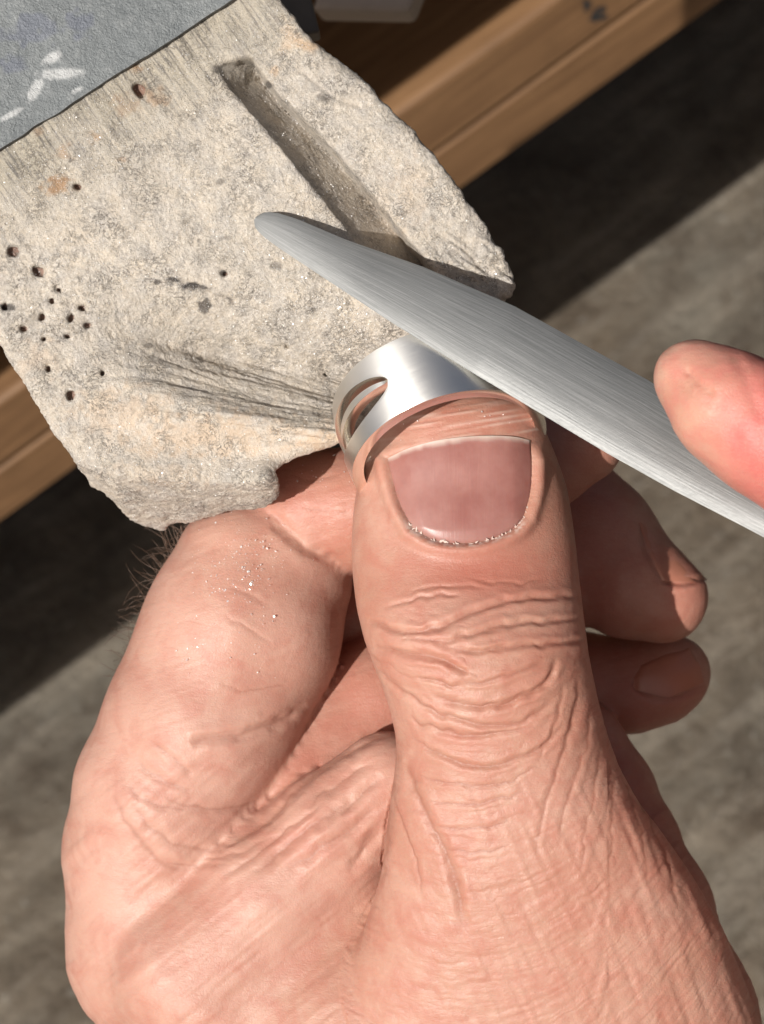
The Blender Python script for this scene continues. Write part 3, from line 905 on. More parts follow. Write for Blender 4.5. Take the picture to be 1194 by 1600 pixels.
#==HAND==
# ------------------------------------------------------------------ the hand that holds the ring
TY = np.array([610, 616, 625, 640, 660, 680, 720, 760, 800, 850, 900, 950, 1000, 1050, 1100, 1150, 1200, 1250, 1300, 1365, 1450, 1600, 1800.])
TL = np.array([722, 688, 656, 626, 603, 590, 571, 558, 552, 549, 551, 557, 569, 588, 607, 619, 617, 610, 603, 596, 570, 500, 430.])
TR = np.array([758, 782, 808, 832, 846, 856, 872, 886, 893, 900, 905, 911, 917, 925, 936, 950, 968, 996, 1034, 1080, 1130, 1190, 1210.])
TF = np.array([.20, .34, .46, .57, .63, .65, .69, .72, .78, .84, .93, 1.10, 1.23, 1.25, 1.18, 1.10, 1.05, 1.02, .98, .92, .82, .55, .35])
TD = np.array([.15, .28, .42, .55, .65, .70, .76, .80, .83, .86, .90, .95, 1.0, 1.02, 1.0, 1.0, 1.0, 1.0, 1.05, 1.1, 1.2, 1.5, 1.6])
def _dense():
    y = np.linspace(TY[0], TY[-1], 1200)
    ker = np.hanning(41); ker /= ker.sum()
    out = []
    for a in (TL, TR, TF, TD):
        v = np.interp(y, TY, a)
        pad = np.r_[np.full(20, v[0]), v, np.full(20, v[-1])]
        sm = np.convolve(pad, ker, 'valid')
        w = np.clip((y - 650) / 60, 0, 1)
        out.append(v * (1 - w) + sm * w)
    return y, out
DY, (DL, DR, DF, DD) = _dense()

def thumb_sdf(p):
    px = to_px(p)
    y = px[:, 1]
    l, r, f, dd = (np.interp(y, DY, a) for a in (DL, DR, DF, DD))
    cx = (l + r) / 2; hw = np.maximum((r - l) / 2, 3) * K * 0.985
    zc = f - dd
    ex = 2.25
    ax = np.abs(px[:, 0] - cx) * K * 0.985 / hw
    dz = p[:, 2] - zc
    az = np.abs(dz) / dd
    rad = (ax ** ex + az ** ex) ** (1 / ex)
    d = (rad - 1) * np.minimum(hw, dd) * 0.9
    d = np.maximum(d, (TY[0] - y) * K)
    return d

COMP = {
    'index': [(905, 688, -1.35, .50), (840, 715, -1.4, .60), (700, 760, -1.45, .66), (560, 795, -1.50, .68), (480, 800, -1.62, .68), (405, 868, -1.85, .70)],
    'index_base': [(408, 905, -1.75, 1.02), (378, 985, -1.60, 1.10), (312, 1130, -1.50, 1.06), (262, 1240, -1.6, 1.03), (243, 1330, -1.8, 1.02), (262, 1480, -2.0, 1.15)],
    'middle': [(330, 1335, -1.95, .93), (450, 1232, -2.05, .86), (590, 1105, -2.35, .80), (760, 985, -2.7, .80), (880, 860, -2.8, .78)],
    'middle_tip': [(855, 770, -2.9, .74), (925, 850, -2.7, .77), (985, 910, -2.5, .645), (1035, 935, -2.4, .52)],
    'ring_finger': [(800, 1060, -3.5, .62), (900, 1070, -3.35, .62), (985, 1070, -3.25, .55), (1030, 1062, -3.2, .50), (1052, 1052, -3.2, .45)],
    'palm_side': [(480, 960, -2.9, .6), (600, 960, -3.0, .65), (720, 960, -3.0, .6)],
    'web': [(605, 1226, -1.0, .56), (520, 1308, -1.05, .68), (420, 1404, -1.2, .86), (330, 1510, -1.4, 1.1)],
    'heel': [(915, 1150, -2.6, .40), (955, 1235, -2.5, .48), (985, 1320, -2.3, .55), (1000, 1420, -2.0, .8), (1010, 1600, -1.8, 1.25), (980, 1800, -1.8, 1.5)],
    'palm': [(330, 1510, -2.1, 1.25), (480, 1620, -1.9, 1.5), (700, 1660, -1.6, 1.7), (850, 1720, -1.6, 1.7)],
    'back': [(380, 1350, -3.2, .9), (700, 1280, -3.6, 1.0), (930, 1300, -3.3, .7), (800, 1600, -3.0, 1.4), (480, 1600, -2.9, 1.4)],
    'wrist': [(640, 1620, -2.0, 2.1), (660, 1950, -2.3, 2.2)],
}
NAMES = ['thumb'] + list(COMP)
def comp_values(p):
    v = [thumb_sdf(p)]
    for k, c in COMP.items(): v.append(chain(p, c, 0.12 if k != 'palm' else 0.5))
    return v
def hand_sdf(p, nz=0):
    v = dict(zip(NAMES, comp_values(p)))
    a = smin(v['index'], v['index_base'], 0.05)
    m = smin(v['middle'], v['middle_tip'], 0.18)
    d = smin(a, m, 0.05)
    d = smin(d, v['ring_finger'], 0.04)
    d = smin(d, v['back'], 0.25)
    d = smin(d, v['palm_side'], 0.1)
    d = smin(d, v['heel'], 0.06)
    b = smin(v['palm'], v['wrist'], 0.5)
    b = smin(b, v['web'], 0.35)
    d = smin(d, b, 0.10)
    # the base of the index knuckle runs softly into the palm
    d = smin(d, smin(v['index_base'], b, 0.16) + 0.015, 0.03)
    d = smin(d, smin(v['thumb'], b, 0.07), 0.05)
    d = smin(d, smin(v['heel'], b, 0.3), 0.05)
    return d

def hit(px, py, f=hand_sdf, z0=2.2, z1=-4.0, n=160):
    """where camera rays through photo pixels first meet a shape"""
    px = np.atleast_1d(np.asarray(px, float)); py = np.atleast_1d(np.asarray(py, float))
    z = np.full(len(px), z0); done = np.zeros(len(px), bool)
    st = (z0 - z1) / n
    def pt(z):
        k = K * (CD - z) / CD
        return np.stack([(px - 597) * k, (800 - py) * k, z], 1)
    for _ in range(n):
        v = f(pt(z)) < 0
        done |= v
        z = np.where(done, z, z - st)
        if done.all(): break
    a, b = z + st, z.copy()
    for _ in range(12):
        m = (a + b) / 2
        v = f(pt(m)) < 0
        b = np.where(v, m, b); a = np.where(v, a, m)
    return pt(b)

# thumb nail outline: bottom arc, sides, free edge (photo pixels)
NAIL_L = catmull([(606, 716), (614, 752), (626, 790), (645, 826)], 8)
NAIL_R = catmull([(829, 688), (831, 730), (829, 770), (819, 808)], 8)
NAIL_B = catmull([(645, 826), (680, 845), (725, 850), (770, 842), (803, 826), (819, 808)], 6)
NAIL_T = catmull([(606, 716), (640, 700), (690, 687), (750, 681), (800, 682), (829, 688)], 6)
NAIL_POLY = np.vstack([NAIL_T, NAIL_R[1:], NAIL_B[::-1][1:], NAIL_L[::-1][1:-1]])

# (line, width px, depth cm) on the thumb's back
TC = [([(622, 1155), (613, 1225), (604, 1300), (597, 1385)], 8, .028),
      ([(575, 966), (592, 976), (634, 989), (686, 980), (744, 954), (802, 937), (860, 934), (905, 930)], 6, .040),
      ([(690, 1004), (732, 992), (802, 974), (860, 972), (908, 966)], 5, .034),
      ([(585, 1006), (628, 1022), (674, 1026), (709, 1041), (734, 1055)], 7, .045),
      ([(712, 1018), (761, 1016), (825, 1008), (880, 1004), (915, 998)], 5, .034),
      ([(674, 1084), (721, 1102), (773, 1103), (825, 1086), (858, 1060), (870, 1030)], 6, .040),
      ([(592, 1046), (634, 1085), (674, 1111), (721, 1126), (779, 1134), (830, 1122), (872, 1090)], 5, .032),
      ([(640, 1116), (657, 1131), (698, 1143), (744, 1149), (790, 1143), (840, 1132)], 5, .028),
      ([(640, 1150), (674, 1172), (709, 1189), (756, 1201), (802, 1189), (849, 1166), (880, 1130)], 5, .028),
      ([(600, 948), (640, 938), (690, 930), (720, 928)], 4, .016), ([(620, 1000), (700, 1001)], 3, .012),
      ([(640, 925), (700, 915), (760, 918)], 4, .010), ([(740, 905), (800, 912), (850, 905)], 4, .008),
      ([(725, 1068), (770, 1062), (820, 1046), (850, 1030)], 4, .020), ([(650, 1060), (690, 1068), (720, 1076)], 4, .018),
      ([(650, 1210), (700, 1222), (760, 1228), (810, 1215), (850, 1195)], 4, .022), ([(670, 1250), (720, 1258), (780, 1250), (820, 1235)], 4, .020),
      ([(680, 1290), (740, 1296), (800, 1280)], 4, .018), ([(690, 1325), (750, 1332), (800, 1320)], 4, .016),
      ([(632, 1190), (645, 1225), (665, 1270), (690, 1320), (712, 1380), (730, 1460)], 9, .035),
      ([(612, 1235), (632, 1290), (650, 1340), (660, 1400)], 4, .014),
      ([(905, 1040), (900, 1100), (880, 1180), (850, 1260), (835, 1340)], 5, .010), ([(925, 1100), (915, 1170), (890, 1240), (870, 1330)], 5, .010),
      ([(940, 1160), (930, 1230), (915, 1300), (905, 1370)], 4, .010), ([(955, 1190), (960, 1240), (955, 1310), (950, 1390)], 5, .010),
      ([(968, 1205), (990, 1260), (1005, 1320), (1015, 1390)], 5, .010), ([(880, 1070), (868, 1130), (840, 1190)], 4, .010),
      ([(985, 1225), (1020, 1290), (1045, 1350), (1060, 1420)], 5, .02)]
# on the rest of the hand: folds of the index finger, web and palm
HC = [([(330, 1330), (405, 1290), (480, 1218), (560, 1166), (612, 1142)], 6, .035),
      ([(300, 1166), (322, 1158), (362, 1152), (402, 1141), (442, 1125), (480, 1100)], 6, .05),
      ([(205, 1255), (240, 1300), (300, 1325), (350, 1325)], 7, .018), 
      ([(235, 1160), (270, 1185), (300, 1215)], 4, .012), ([(210, 1190), (250, 1215), (300, 1235)], 4, .014), ([(260, 1250), (310, 1262), (370, 1262), (430, 1240)], 5, .018),
      ([(200, 1225), (235, 1255), (290, 1265)], 4, .014), ([(180, 1240), (200, 1290), (240, 1340), (300, 1365)], 8, .014),
      ([(533, 1276), (560, 1245), (598, 1210)], 5, .03), ([(402, 1366), (450, 1322), (502, 1282), (553, 1250)], 5, .030), ([(452, 1360), (500, 1328), (553, 1290), (585, 1262)], 5, .024),
      ([(340, 1372), (400, 1338), (460, 1290), (510, 1255)], 4, .018), ([(545, 1362), (570, 1325), (598, 1290)], 6, .03), ([(300, 1345), (370, 1335), (430, 1308)], 4, .016),
      ([(250, 1345), (310, 1352), (360, 1350)], 4, .014), ([(480, 1262), (530, 1225), (580, 1190)], 4, .014),
      ([(410, 800), (440, 822), (468, 850), (500, 868), (545, 880)], 6, .03), ([(355, 920), (390, 930), (420, 945)], 3, .006), ([(350, 960), (390, 985), (430, 1010)], 3, .006),
      ([(340, 1070), (400, 1080), (450, 1070)], 3, .005),
      ([(460, 745), (490, 750), (530, 742)], 3, .007), ([(470, 790), (510, 800), (545, 800)], 3, .006),
      ([(1032, 907), (1070, 910), (1110, 905)], 3, .03), ([(998, 815), (1012, 860), (1030, 903)], 4, .02), ([(985, 1062), (1010, 1082), (1050, 1090), (1106, 1068)], 4, .03)]

def build_hand():
    v, q = surface_nets(hand_sdf, (-4.0, -9.0, -5.3), (4.7, 1.5, 1.6), 0.066)
    co, no, q = subdivided(v, q, 2)
    vis = no[:, 2] > -0.15
    px = to_px(co)
    vals = np.stack(comp_values(co), 1)
    comp = vals.argmin(1)
    nearw = lambda i: np.clip(1 - vals[:, i] / 0.12, 0, 1)
    disp = np.zeros(len(co)); red = np.zeros(len(co)); dry = np.zeros(len(co)); grime = np.zeros(len(co))
    fv = np.clip((no[:, 2] + 0.1) * 2.5, 0, 1)
    th = (vals[:, 0] < 0.06) & vis
    T = np.where(th)[0]
    pt = px[T]
    d_t = np.zeros(len(T))
    wob = np.stack([noise(np.c_[pt / 16, pt[:, :1] * 0], 101), noise(np.c_[pt / 16, pt[:, :1] * 0], 102)], 1) * 3.0
    for line, w, dep in TC:
        pl = catmull(line, 6)
        m = (pt[:, 0] > pl[:, 0].min() - 25) & (pt[:, 0] < pl[:, 0].max() + 25) & (pt[:, 1] > pl[:, 1].min() - 25) & (pt[:, 1] < pl[:, 1].max() + 25)
        if not m.any(): continue
        d, t = seg_dist(pt[m] + wob[m], pl)
        fade = np.clip(np.minimum(t, 1 - t) * 6, 0, 1) ** 0.7
        w = w * 0.82
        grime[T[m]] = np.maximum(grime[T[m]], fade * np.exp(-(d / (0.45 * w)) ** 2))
        d_t[m] += fade * dep * (0.85 if pl[:, 1].mean() < 1190 or w > 6 else 0.45) * (-np.exp(-(d / w) ** 2) + 0.32 * np.exp(-((d - 2.1 * w) / (1.3 * w)) ** 2))
    # loose skin: wrinkles that sag in the middle and climb at the sides
    X = (pt[:, 0] - 735) / 180
    yy = pt[:, 1] + 62 * X ** 2 + wob[:, 1] * 1.4
    lo_ = np.clip((pt[:, 1] - 925) / 90, 0, 1)
    hi_ = np.clip((pt[:, 1] - 1120) / 60, 0, 1)
    r1 = 0.35 - np.abs(noise(np.c_[yy / 15, pt[:, 0] / 85, X * 0], 111)); r2 = 0.3 - np.abs(noise(np.c_[yy / 8, pt[:, 0] / 44, X * 0], 113))
    d_t -= lo_ * ((0.0065 - 0.003 * hi_) * np.clip(r1, -.2, .35) / .35 + 0.003 * np.clip(r2, -.2, .3) / .3)
    # slanting cords down the right side
    side = np.clip((pt[:, 0] - 840 - 0.10 * (pt[:, 1] - 1100)) / 60, 0, 1) * np.clip((pt[:, 1] - 1010) / 100, 0, 1)
    sl = pt[:, 0] + 0.30 * pt[:, 1] + np.where(pt[:, 0] > 950, -0.62 * (pt[:, 1] - 1180), 0)
    r3 = noise(np.c_[sl / 12, pt[:, 1] / 110, X * 0], 117)
    d_t += side * 0.008 * r3
    r4 = noise(np.c_[(pt[:, 0] - 0.45 * pt[:, 1]) / 9, pt[:, 1] / 60, X * 0], 119)
    d_t += np.clip((pt[:, 1] - 1190) / 60, 0, 1) * 0.004 * r4
    # nail bed: sunk under the nail, raised fold around it
    sd = poly_sd(pt, NAIL_POLY)
    below = np.clip((pt[:, 1] - 690) / 30, 0, 1)
    d_t = np.where(sd < 0, -0.030 * np.clip(-sd / 6, 0, 1), d_t)
    d_t += np.where(sd > 0, below * 0.065 * np.exp(-((sd - 11) / 11) ** 2), 0)
    d_t -= below * 0.018 * np.exp(-(sd / 3.5) ** 2)
    # skin beyond the free edge: fine dry ridges
    beyond = np.clip((700 - pt[:, 1]) / 25, 0, 1) * np.clip((pt[:, 1] - 620) / 10, 0, 1) * (sd > 0)
    rg = noise(np.c_[(pt[:, 1] + 0.16 * pt[:, 0]) / 4.5, pt[:, 0] / 60, X * 0], 121)
    d_t += beyond * 0.005 * rg
    dr = beyond * np.clip(rg * 1.2 - 0.15, 0, 1) * 0.5
    fl = np.exp(-((sd - 3) / 4) ** 2) * np.clip((pt[:, 1] - 810) / 15, 0, 1) * np.clip(noise(np.c_[pt / 5, X * 0], 123) * 1.3 + 0.55, 0, 1)
    dr = np.maximum(dr, fl * 0.9)
    dry[T] = dr
    disp[T] += d_t * fv[T]
    rT = 0.5 * np.exp(-((pt[:, 0] - 650) / 55) ** 2 - ((pt[:, 1] - 1032) / 18) ** 2) + 0.85 * np.exp(-((pt[:, 1] - 892) / 46) ** 2) * np.exp(-((pt[:, 0] - 755) / 110) ** 2) + 0.08
    rT += 0.45 * np.exp(-((pt[:, 1] - 660) / 25) ** 2)
    red[T] = rT
    H = np.where(vis & ~th)[0]
    ph = px[H]; d_h = np.zeros(len(H))
    wob = np.stack([noise(np.c_[ph / 18, ph[:, :1] * 0], 131), noise(np.c_[ph / 18, ph[:, :1] * 0], 132)], 1) * 3.5
    for line, w, dep in HC:
        pl = catmull(line, 6)
        m = (ph[:, 0] > pl[:, 0].min() - 25) & (ph[:, 0] < pl[:, 0].max() + 25) & (ph[:, 1] > pl[:, 1].min() - 25) & (ph[:, 1] < pl[:, 1].max() + 25)
        if not m.any(): continue
        d, t = seg_dist(ph[m] + wob[m], pl)
        fade = np.clip(np.minimum(t, 1 - t) * 5, 0, 1) ** 0.7
        w = w * 1.35
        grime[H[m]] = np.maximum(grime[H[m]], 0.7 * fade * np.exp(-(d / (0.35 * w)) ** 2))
        d_h[m] += fade * dep * 0.85 * (-np.exp(-(d / w) ** 2) + 0.40 * np.exp(-((d - 2.1 * w) / (1.3 * w)) ** 2))
    # folds of the web, running up to the right
    g = ph @ np.array([0.62, 0.78]); a_ = ph @ np.array([0.78, -0.62])
    mw = np.clip((ph[:, 1] - 1150) / 80, 0, 1)
    d_h += mw * (0.0065 * noise(np.c_[g / 15, a_ / 110, g * 0], 141) + 0.004 * noise(np.c_[g / 7, a_ / 45, g * 0], 142))
    d_h += 0.0016 * noise(np.c_[(ph @ np.array([0.3, 0.95])) / 6, (ph @ np.array([0.95, -0.3])) / 55, g * 0], 143) * (1 - mw)
    d_h += 0.02 * noise(np.c_[ph / 70, g * 0], 144)
    disp[H] += d_h * fv[H]
    for k, r in (('index', .45), ('index_base', .02), ('middle', .6), ('middle_tip', .7), ('ring_finger', .7), ('web', .12), ('heel', .5)):  # redder skin per finger; shaded fingers also get their warm bounce painted in
        red[comp == NAMES.index(k)] += r
    red = red * (0.75 + 0.35 * noise(co * 1.3, 151))
    wsum = np.exp(-np.clip(vals, 0, 1) / 0.08)
    pale = (0.75 * wsum[:, NAMES.index('index_base')] + 0.55 * wsum[:, NAMES.index('web')]) / (wsum.sum(1) + 1e-6)  # index base and web painted lighter, for the stronger light falling there
    pale = pale * (0.8 + 0.4 * noise(co * 1.7, 153))
    co = co + no * disp[:, None]
    me = mesh_np('hand', co, q)
    for nme, arr in (('red', np.clip(red, 0, 1)), ('pale', np.clip(pale, 0, 1)), ('dry', np.clip(dry, 0, 1)), ('grime', np.clip(grime, 0, 1))):
        at = me.attributes.new(nme, 'FLOAT', 'POINT'); at.data.foreach_set('value', arr.astype(np.float32))
    o = put('hand', me, M_SKIN, None, 'bare hand with wrinkled thumb and dusty fingers pinching the silver ring against the bench pin', 'hand', origin=P(700, 1500, -1.5))
    return o
hand = build_hand()

def coons(T, B, L, Rr, nu, nv):
    def rs(c, n):
        c = np.asarray(c, float); d = np.r_[0, np.cumsum(np.hypot(*np.diff(c, axis=0).T))]
        t = np.linspace(0, d[-1], n)
        return np.stack([np.interp(t, d, c[:, 0]), np.interp(t, d, c[:, 1])], 1)
    T, B, L, Rr = rs(T, nu), rs(B, nu), rs(L, nv), rs(Rr, nv)
    u = np.linspace(0, 1, nu)[:, None, None]; v = np.linspace(0, 1, nv)[None, :, None]
    g = (1 - v) * T[:, None] + v * B[:, None] + (1 - u) * L[None] + u * Rr[None]
    g -= (1 - u) * (1 - v) * T[0] + u * (1 - v) * T[-1] + (1 - u) * v * B[0] + u * v * B[-1]
    return g

def nail_mesh(name, g, f, lift, thick, tipw=0.06):
    nu, nv = g.shape[:2]
    flat = g.reshape(-1, 2)
    co = hit(flat[:, 0], flat[:, 1], f).reshape(nu, nv, 3)
    u = np.linspace(0, 1, nu)[:, None]; v = np.linspace(0, 1, nv)[None, :]
    # smooth the fetched depth so that the nail is one clean shell
    z = co[..., 2]
    for _ in range(12):
        zp = np.pad(z, 1, mode='edge')
        z = (zp[:-2, 1:-1] + zp[2:, 1:-1] + zp[1:-1, :-2] + zp[1:-1, 2:] + 2 * z) / 6
    rim = np.clip(np.minimum(np.minimum(u, 1 - u) * 7, (1 - v) * 8), 0, 1) ** 0.5
    z = z + lift * rim - 0.03 * (1 - rim) + 0.02 * (1 - v)
    k = K * (CD - z) / CD
    top = np.stack([(g[..., 0] - 597) * k, (800 - g[..., 1]) * k, z], -1).reshape(-1, 3)
    bot = top - np.array([0, 0, thick])
    N = nu * nv; idx = np.arange(N).reshape(nu, nv)
    q = np.stack([idx[:-1, :-1], idx[:-1, 1:], idx[1:, 1:], idx[1:, :-1]], -1).reshape(-1, 4)
    fs = [q, q[:, ::-1] + N]
    for l, fl in ((idx[:, 0], 1), (idx[:, -1], 0), (idx[0], 0), (idx[-1], 1)):
        w = np.stack([l[:-1], l[1:], l[1:] + N, l[:-1] + N], 1)
        fs.append(w if fl else w[:, ::-1])
    me = mesh_np(name, np.vstack([top, bot]), np.vstack(fs))
    U = np.broadcast_to(u, (nu, nv)).ravel(); V_ = np.broadcast_to(v, (nu, nv)).ravel()
    tip = np.clip(1 - (V_ + 0.012 * noise(np.c_[U * 30, U * 0, U * 0], 5)) / tipw, 0, 1)
    pale = np.clip((V_ - 0.80) * 4, 0, 1) * 0.45 + 0.5 * np.clip(1 - U / 0.25, 0, 1) * np.clip(V_ - 0.2, 0, 1)
    for nme, arr in (('tip', np.r_[tip, tip]), ('pale', np.r_[pale, pale])):
        at = me.attributes.new(nme, 'FLOAT', 'POINT'); at.data.foreach_set('value', arr.astype(np.float32))
    me.set_sharp_from_angle(angle=math.radians(50))
    return me
g = coons(NAIL_T, NAIL_B, NAIL_L, NAIL_R, 70, 60)
put('nail', nail_mesh('nail', g, lambda p: thumb_sdf(p), 0.022, 0.035), M_NAIL, hand)
g = coons([(1032, 907), (1068, 909), (1106, 907)], [(996, 812), (1008, 815), (1024, 826)], [(1032, 907), (1012, 862), (996, 812)], [(1106, 907), (1066, 862), (1024, 826)], 24, 24)
put('nail', nail_mesh('nail', g, hand_sdf, 0.006, 0.03, 0.02), M_NAIL2, hand)
g = coons([(990, 1078), (1045, 1090), (1100, 1066)], [(1000, 1040), (1040, 1022), (1078, 1012)], [(990, 1078), (990, 1060), (1000, 1040)], [(1100, 1066), (1094, 1040), (1078, 1012)], 24, 24)
put('nail', nail_mesh('nail', g, hand_sdf, 0.006, 0.03, 0.02), M_NAIL2, hand)

# ragged dry cuticle along the lower rim of the thumb nail
def cuticle():
    line = np.vstack([NAIL_L[-5:], NAIL_B[1:], NAIL_R[::-1][1:5]])
    V, F = [], []
    for i in range(80):
        t = rng.random() * (len(line) - 1.001); j = int(t); p = line[j] + (line[j + 1] - line[j]) * (t - j)
        cen = np.array([735, 770]); dirn = (p - cen) / np.linalg.norm(p - cen)
        p = p + dirn * rng.normal(2.5, 2.6) + rng.normal(0, 1.2, 2)
        a = rng.uniform(0, math.pi); l = rng.uniform(2.0, 5.5); w = rng.uniform(0.8, 2.0)
        e = np.array([math.cos(a), math.sin(a)]); n_ = np.array([-e[1], e[0]])
        V.append([p - e * l - n_ * w * .4, p + e * l * .3 - n_ * w, p + e * l, p + n_ * w])
    pts = np.array(V).reshape(-1, 2)
    co = hit(pts[:, 0], pts[:, 1], thumb_sdf)
    co[:, 2] += 0.004 + np.repeat(rng.random(len(co) // 4) * 0.010, 4)
    F = np.arange(len(co)).reshape(-1, 4)
    me = mesh_np('cuticle', co, F, False)
    put('cuticle', me, M_FLAKE, hand, kind='stuff')
cuticle()

def tube(path, rad, k=5):
    path = np.asarray(path); n = len(path)
    tg = np.gradient(path, axis=0); tg /= np.linalg.norm(tg, axis=1)[:, None]
    e1 = np.cross(tg, [0.3, 0.2, 0.93]); e1 /= np.linalg.norm(e1, axis=1)[:, None]; e2 = np.cross(tg, e1)
    w = np.arange(k) * 2 * math.pi / k
    v = path[:, None] + (e1[:, None] * np.cos(w)[None, :, None] + e2[:, None] * np.sin(w)[None, :, None]) * np.asarray(rad)[:, None, None]
    idx = np.arange(n * k).reshape(n, k); nx_ = np.roll(idx, -1, 1)
    return v.reshape(-1, 3), np.stack([idx[:-1], idx[1:], nx_[1:], nx_[:-1]], -1).reshape(-1, 4)

def hair():
    V, F, base = [], [], 0
    for i in range(130):
        y = rng.uniform(835, 1060)
        x = np.interp(y, [815, 865, 930, 1040, 1075], [296, 266, 242, 214, 200])
        L = rng.uniform(25, 80) * (0.6 + 0.4 * rng.random())
        a = math.radians(rng.normal(125, 20)) if rng.random() < .8 else math.radians(rng.uniform(160, 190))
        p0 = np.array([x + rng.uniform(2, 14), y]); bend = rng.normal(0, 0.5)
        pts = []
        for t in np.linspace(0, 1, 7):
            aa = a + bend * t
            q = p0 + np.array([math.cos(aa), -math.sin(aa)]) * L * t
            pts.append(P(q[0], q[1], -1.7 + 0.3 * t * rng.normal(0, .2)))
        v, f = tube(pts, np.linspace(0.005, 0.0018, 7), 4)
        V.append(v); F.append(f + base); base += len(v)
    me = mesh_np('hair', np.vstack(V), np.vstack(F))
    put('hair', me, M_HAIR, hand, kind='stuff')
hair()

#==HAND2==
# ------------------------------------------------------------------ the other hand, pressing on the file
H2 = [(1086, 592, 2.02, .40), (1135, 632, 2.10, .54), (1200, 672, 2.15, .62), (1330, 760, 2.2, .68), (1480, 850, 2.5, .78), (1660, 980, 2.4, 1.1)]
H2B = [(1330, 880, .95, .55), (1430, 950, 1.0, .62), (1600, 1040, 1.3, .8), (1800, 1150, 1.4, 1.2)]
H2P = [(1660, 960, 2.3, 1.1), (1850, 1080, 1.6, 1.7), (2100, 1250, .8, 1.9)]
H2C = [[(1520, 1090, .2, .6), (1640, 1130, .3, .75), (1850, 1180, .4, 1.2)], [(1560, 1220, .0, .55), (1700, 1250, .0, .7), (1900, 1270, .2, 1.1)]]
def hand2_sdf(p, nz=0):
    d = chain(p, H2, 0.12)
    e = smin(chain(p, H2B, 0.12), chain(p, H2P, 0.4), 0.25)
    for c in H2C: e = smin(e, chain(p, c, 0.12), 0.12)
    return smin(d, e, 0.2)
def build_hand2():
    v, q = surface_nets(hand2_sdf, (2.2, -6.5, -2.2), (12.5, 2.4, 4.6), 0.1)
    co, no, q = subdivided(v, q, 1)
    px = to_px(co)
    ridge = np.sin(np.hypot(px[:, 0] - 1075, (px[:, 1] - 590) * 1.3) / 2.6 + 2.0 * noise(co * 1.5, 203))
    disp = 0.02 * noise(co * 2.2, 201) + 0.006 * noise(co * 7, 202) + 0.0025 * ridge * np.clip(no[:, 2], 0, 1)
    for line, w, dep in (([(1072, 578), (1090, 598), (1112, 614)], 4, .05), ([(1050, 588), (1085, 615), (1125, 634)], 3, .02), ([(1150, 560), (1170, 600), (1190, 650)], 8, .02)):
        d, t = seg_dist(px, catmull(line, 5))
        disp -= dep * np.exp(-(d / w) ** 2) * np.clip(no[:, 2] * 2, 0, 1)
    co = co + no * disp[:, None]
    me = mesh_np('hand', co, q)
    red = 0.9 * np.exp(-((px[:, 0] - 1190) / 65) ** 2 - ((px[:, 1] - 690) / 60) ** 2) + 0.7 * np.clip((px[:, 0] - 1100) / 90, 0, 1)
    for nme, arr in (('red', np.clip(red, 0, 1)), ('dry', red * 0), ('pale', red * 0), ('grime', red * 0)):
        at = me.attributes.new(nme, 'FLOAT', 'POINT'); at.data.foreach_set('value', arr.astype(np.float32))
    return put('hand', me, M_SKIN2, None, 'pink fingertip of a hand at the right edge, pressing down on the steel file', 'hand', origin=P(1400, 800, 2.0))
build_hand2()

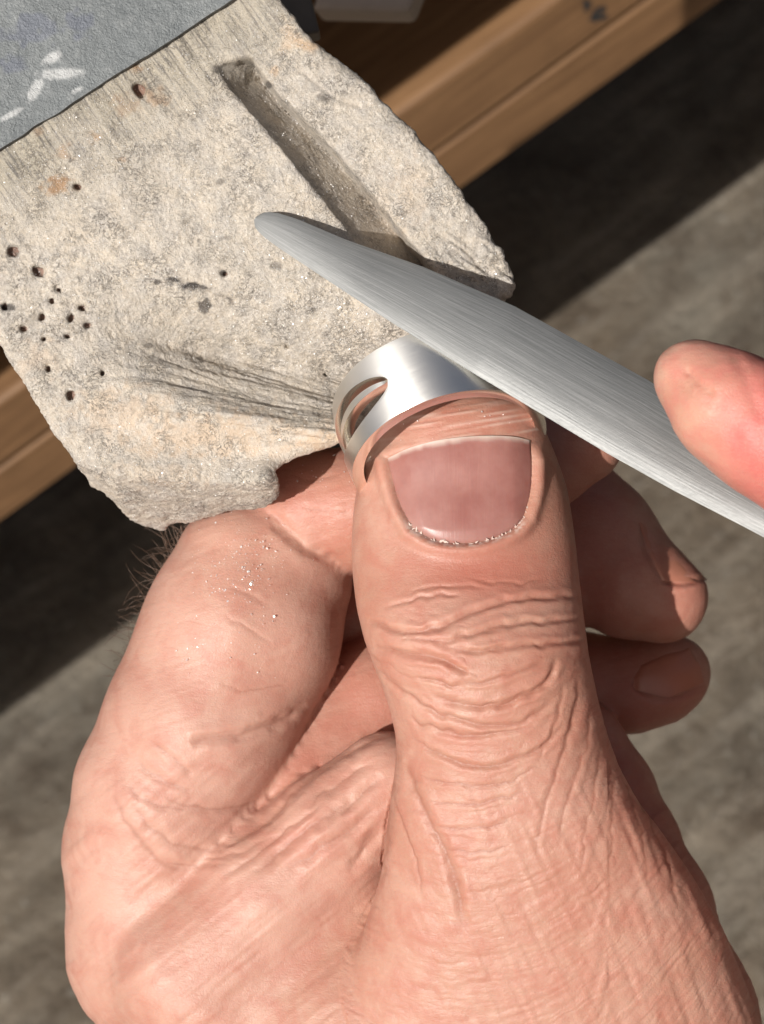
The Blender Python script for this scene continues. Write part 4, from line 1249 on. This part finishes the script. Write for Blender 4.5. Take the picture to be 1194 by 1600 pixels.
#==DUST==
# ------------------------------------------------------------------ silver filings
def flakes(name, pts, nrm, smin_, smax_, label, tilt=0.6):
    n = len(pts)
    nn = nrm + rng.normal(0, tilt, (n, 3)); nn /= np.linalg.norm(nn, axis=1)[:, None]
    e1 = np.cross(nn, rng.normal(0, 1, (n, 3))); e1 /= np.linalg.norm(e1, axis=1)[:, None]
    e2 = np.cross(nn, e1)
    L = (smin_ + (smax_ - smin_) * rng.random(n) ** 3)[:, None]; W = L * rng.uniform(0.3, 0.9, n)[:, None]
    th = nn * (L * 0.25)
    c = pts + nrm * 0.004
    quad = [c - e1 * L, c - e2 * W, c + e1 * L, c + e2 * W]
    V = np.stack(quad + [x - th for x in quad], 1).reshape(-1, 3)
    b = (np.arange(n) * 8)[:, None]
    F = np.concatenate([b + np.array(f) for f in ((0, 1, 2, 3), (7, 6, 5, 4), (0, 4, 5, 1), (1, 5, 6, 2), (2, 6, 7, 3), (3, 7, 4, 0))])
    me = mesh_np(name, V, F, False)
    return put(name, me, M_FILING, None, label, 'metal dust', kind='stuff', origin=pts.mean(0))
def pin_dust():
    me = pin_o.data
    co = np.empty(len(me.vertices) * 3, np.float32); me.vertices.foreach_get('co', co)
    no = np.empty(len(me.vertices) * 3, np.float32); me.vertices.foreach_get('normal', no)
    co = co.reshape(-1, 3) + np.array(pin_o['_o']); no = no.reshape(-1, 3)
    px = to_px(co)
    w = 0.25 + 0.5 * np.clip(fbm(np.c_[px / 60, px[:, :1] * 0], 301, 3) + 0.2, 0, 1.5)
    for x, y, a, b, s in ((480, 500, 110, 60, 3.0), (140, 215, 50, 40, 2.2), (300, 720, 130, 40, 1.4), (560, 480, 60, 40, 3.0), (90, 440, 80, 80, .9), (220, 815, 40, 15, 3), (700, 430, 70, 50, 1.2), (420, 300, 160, 100, .5)):
        w += s * np.exp(-((px[:, 0] - x) / a) ** 2 - ((px[:, 1] - y) / b) ** 2)
    w *= (no[:, 2] > 0.45) * (px[:, 1] > -20) * (px[:, 0] > -20)
    w /= w.sum()
    i = rng.choice(len(co), 9000, p=w)
    flakes('silver_filings', co[i] + rng.normal(0, .006, (len(i), 3)), no[i], 0.003, 0.0105, 'glinting silver filings scattered over the wooden bench pin')
pin_dust()
def finger_dust():
    n = 230
    x = np.r_[rng.normal(375, 38, n), rng.uniform(270, 430, 40), rng.normal(500, 30, 14), rng.uniform(600, 830, 20)]
    y = np.r_[rng.normal(885, 34, n), rng.uniform(960, 1060, 40), rng.normal(735, 20, 14), rng.uniform(640, 700, 20)]
    m = (x > 300) | (y > 930); x, y = x[m], y[m]
    p = hit(x, y); e = 0.02
    nr = np.stack([hand_sdf(p + np.eye(3)[i] * e) - hand_sdf(p - np.eye(3)[i] * e) for i in range(3)], 1); nr /= np.linalg.norm(nr, axis=1)[:, None]
    flakes('silver_filings', p + nr * 0.012, nr, 0.005, 0.016, 'few bright specks of silver dust clinging to the skin of the holding hand')
finger_dust()
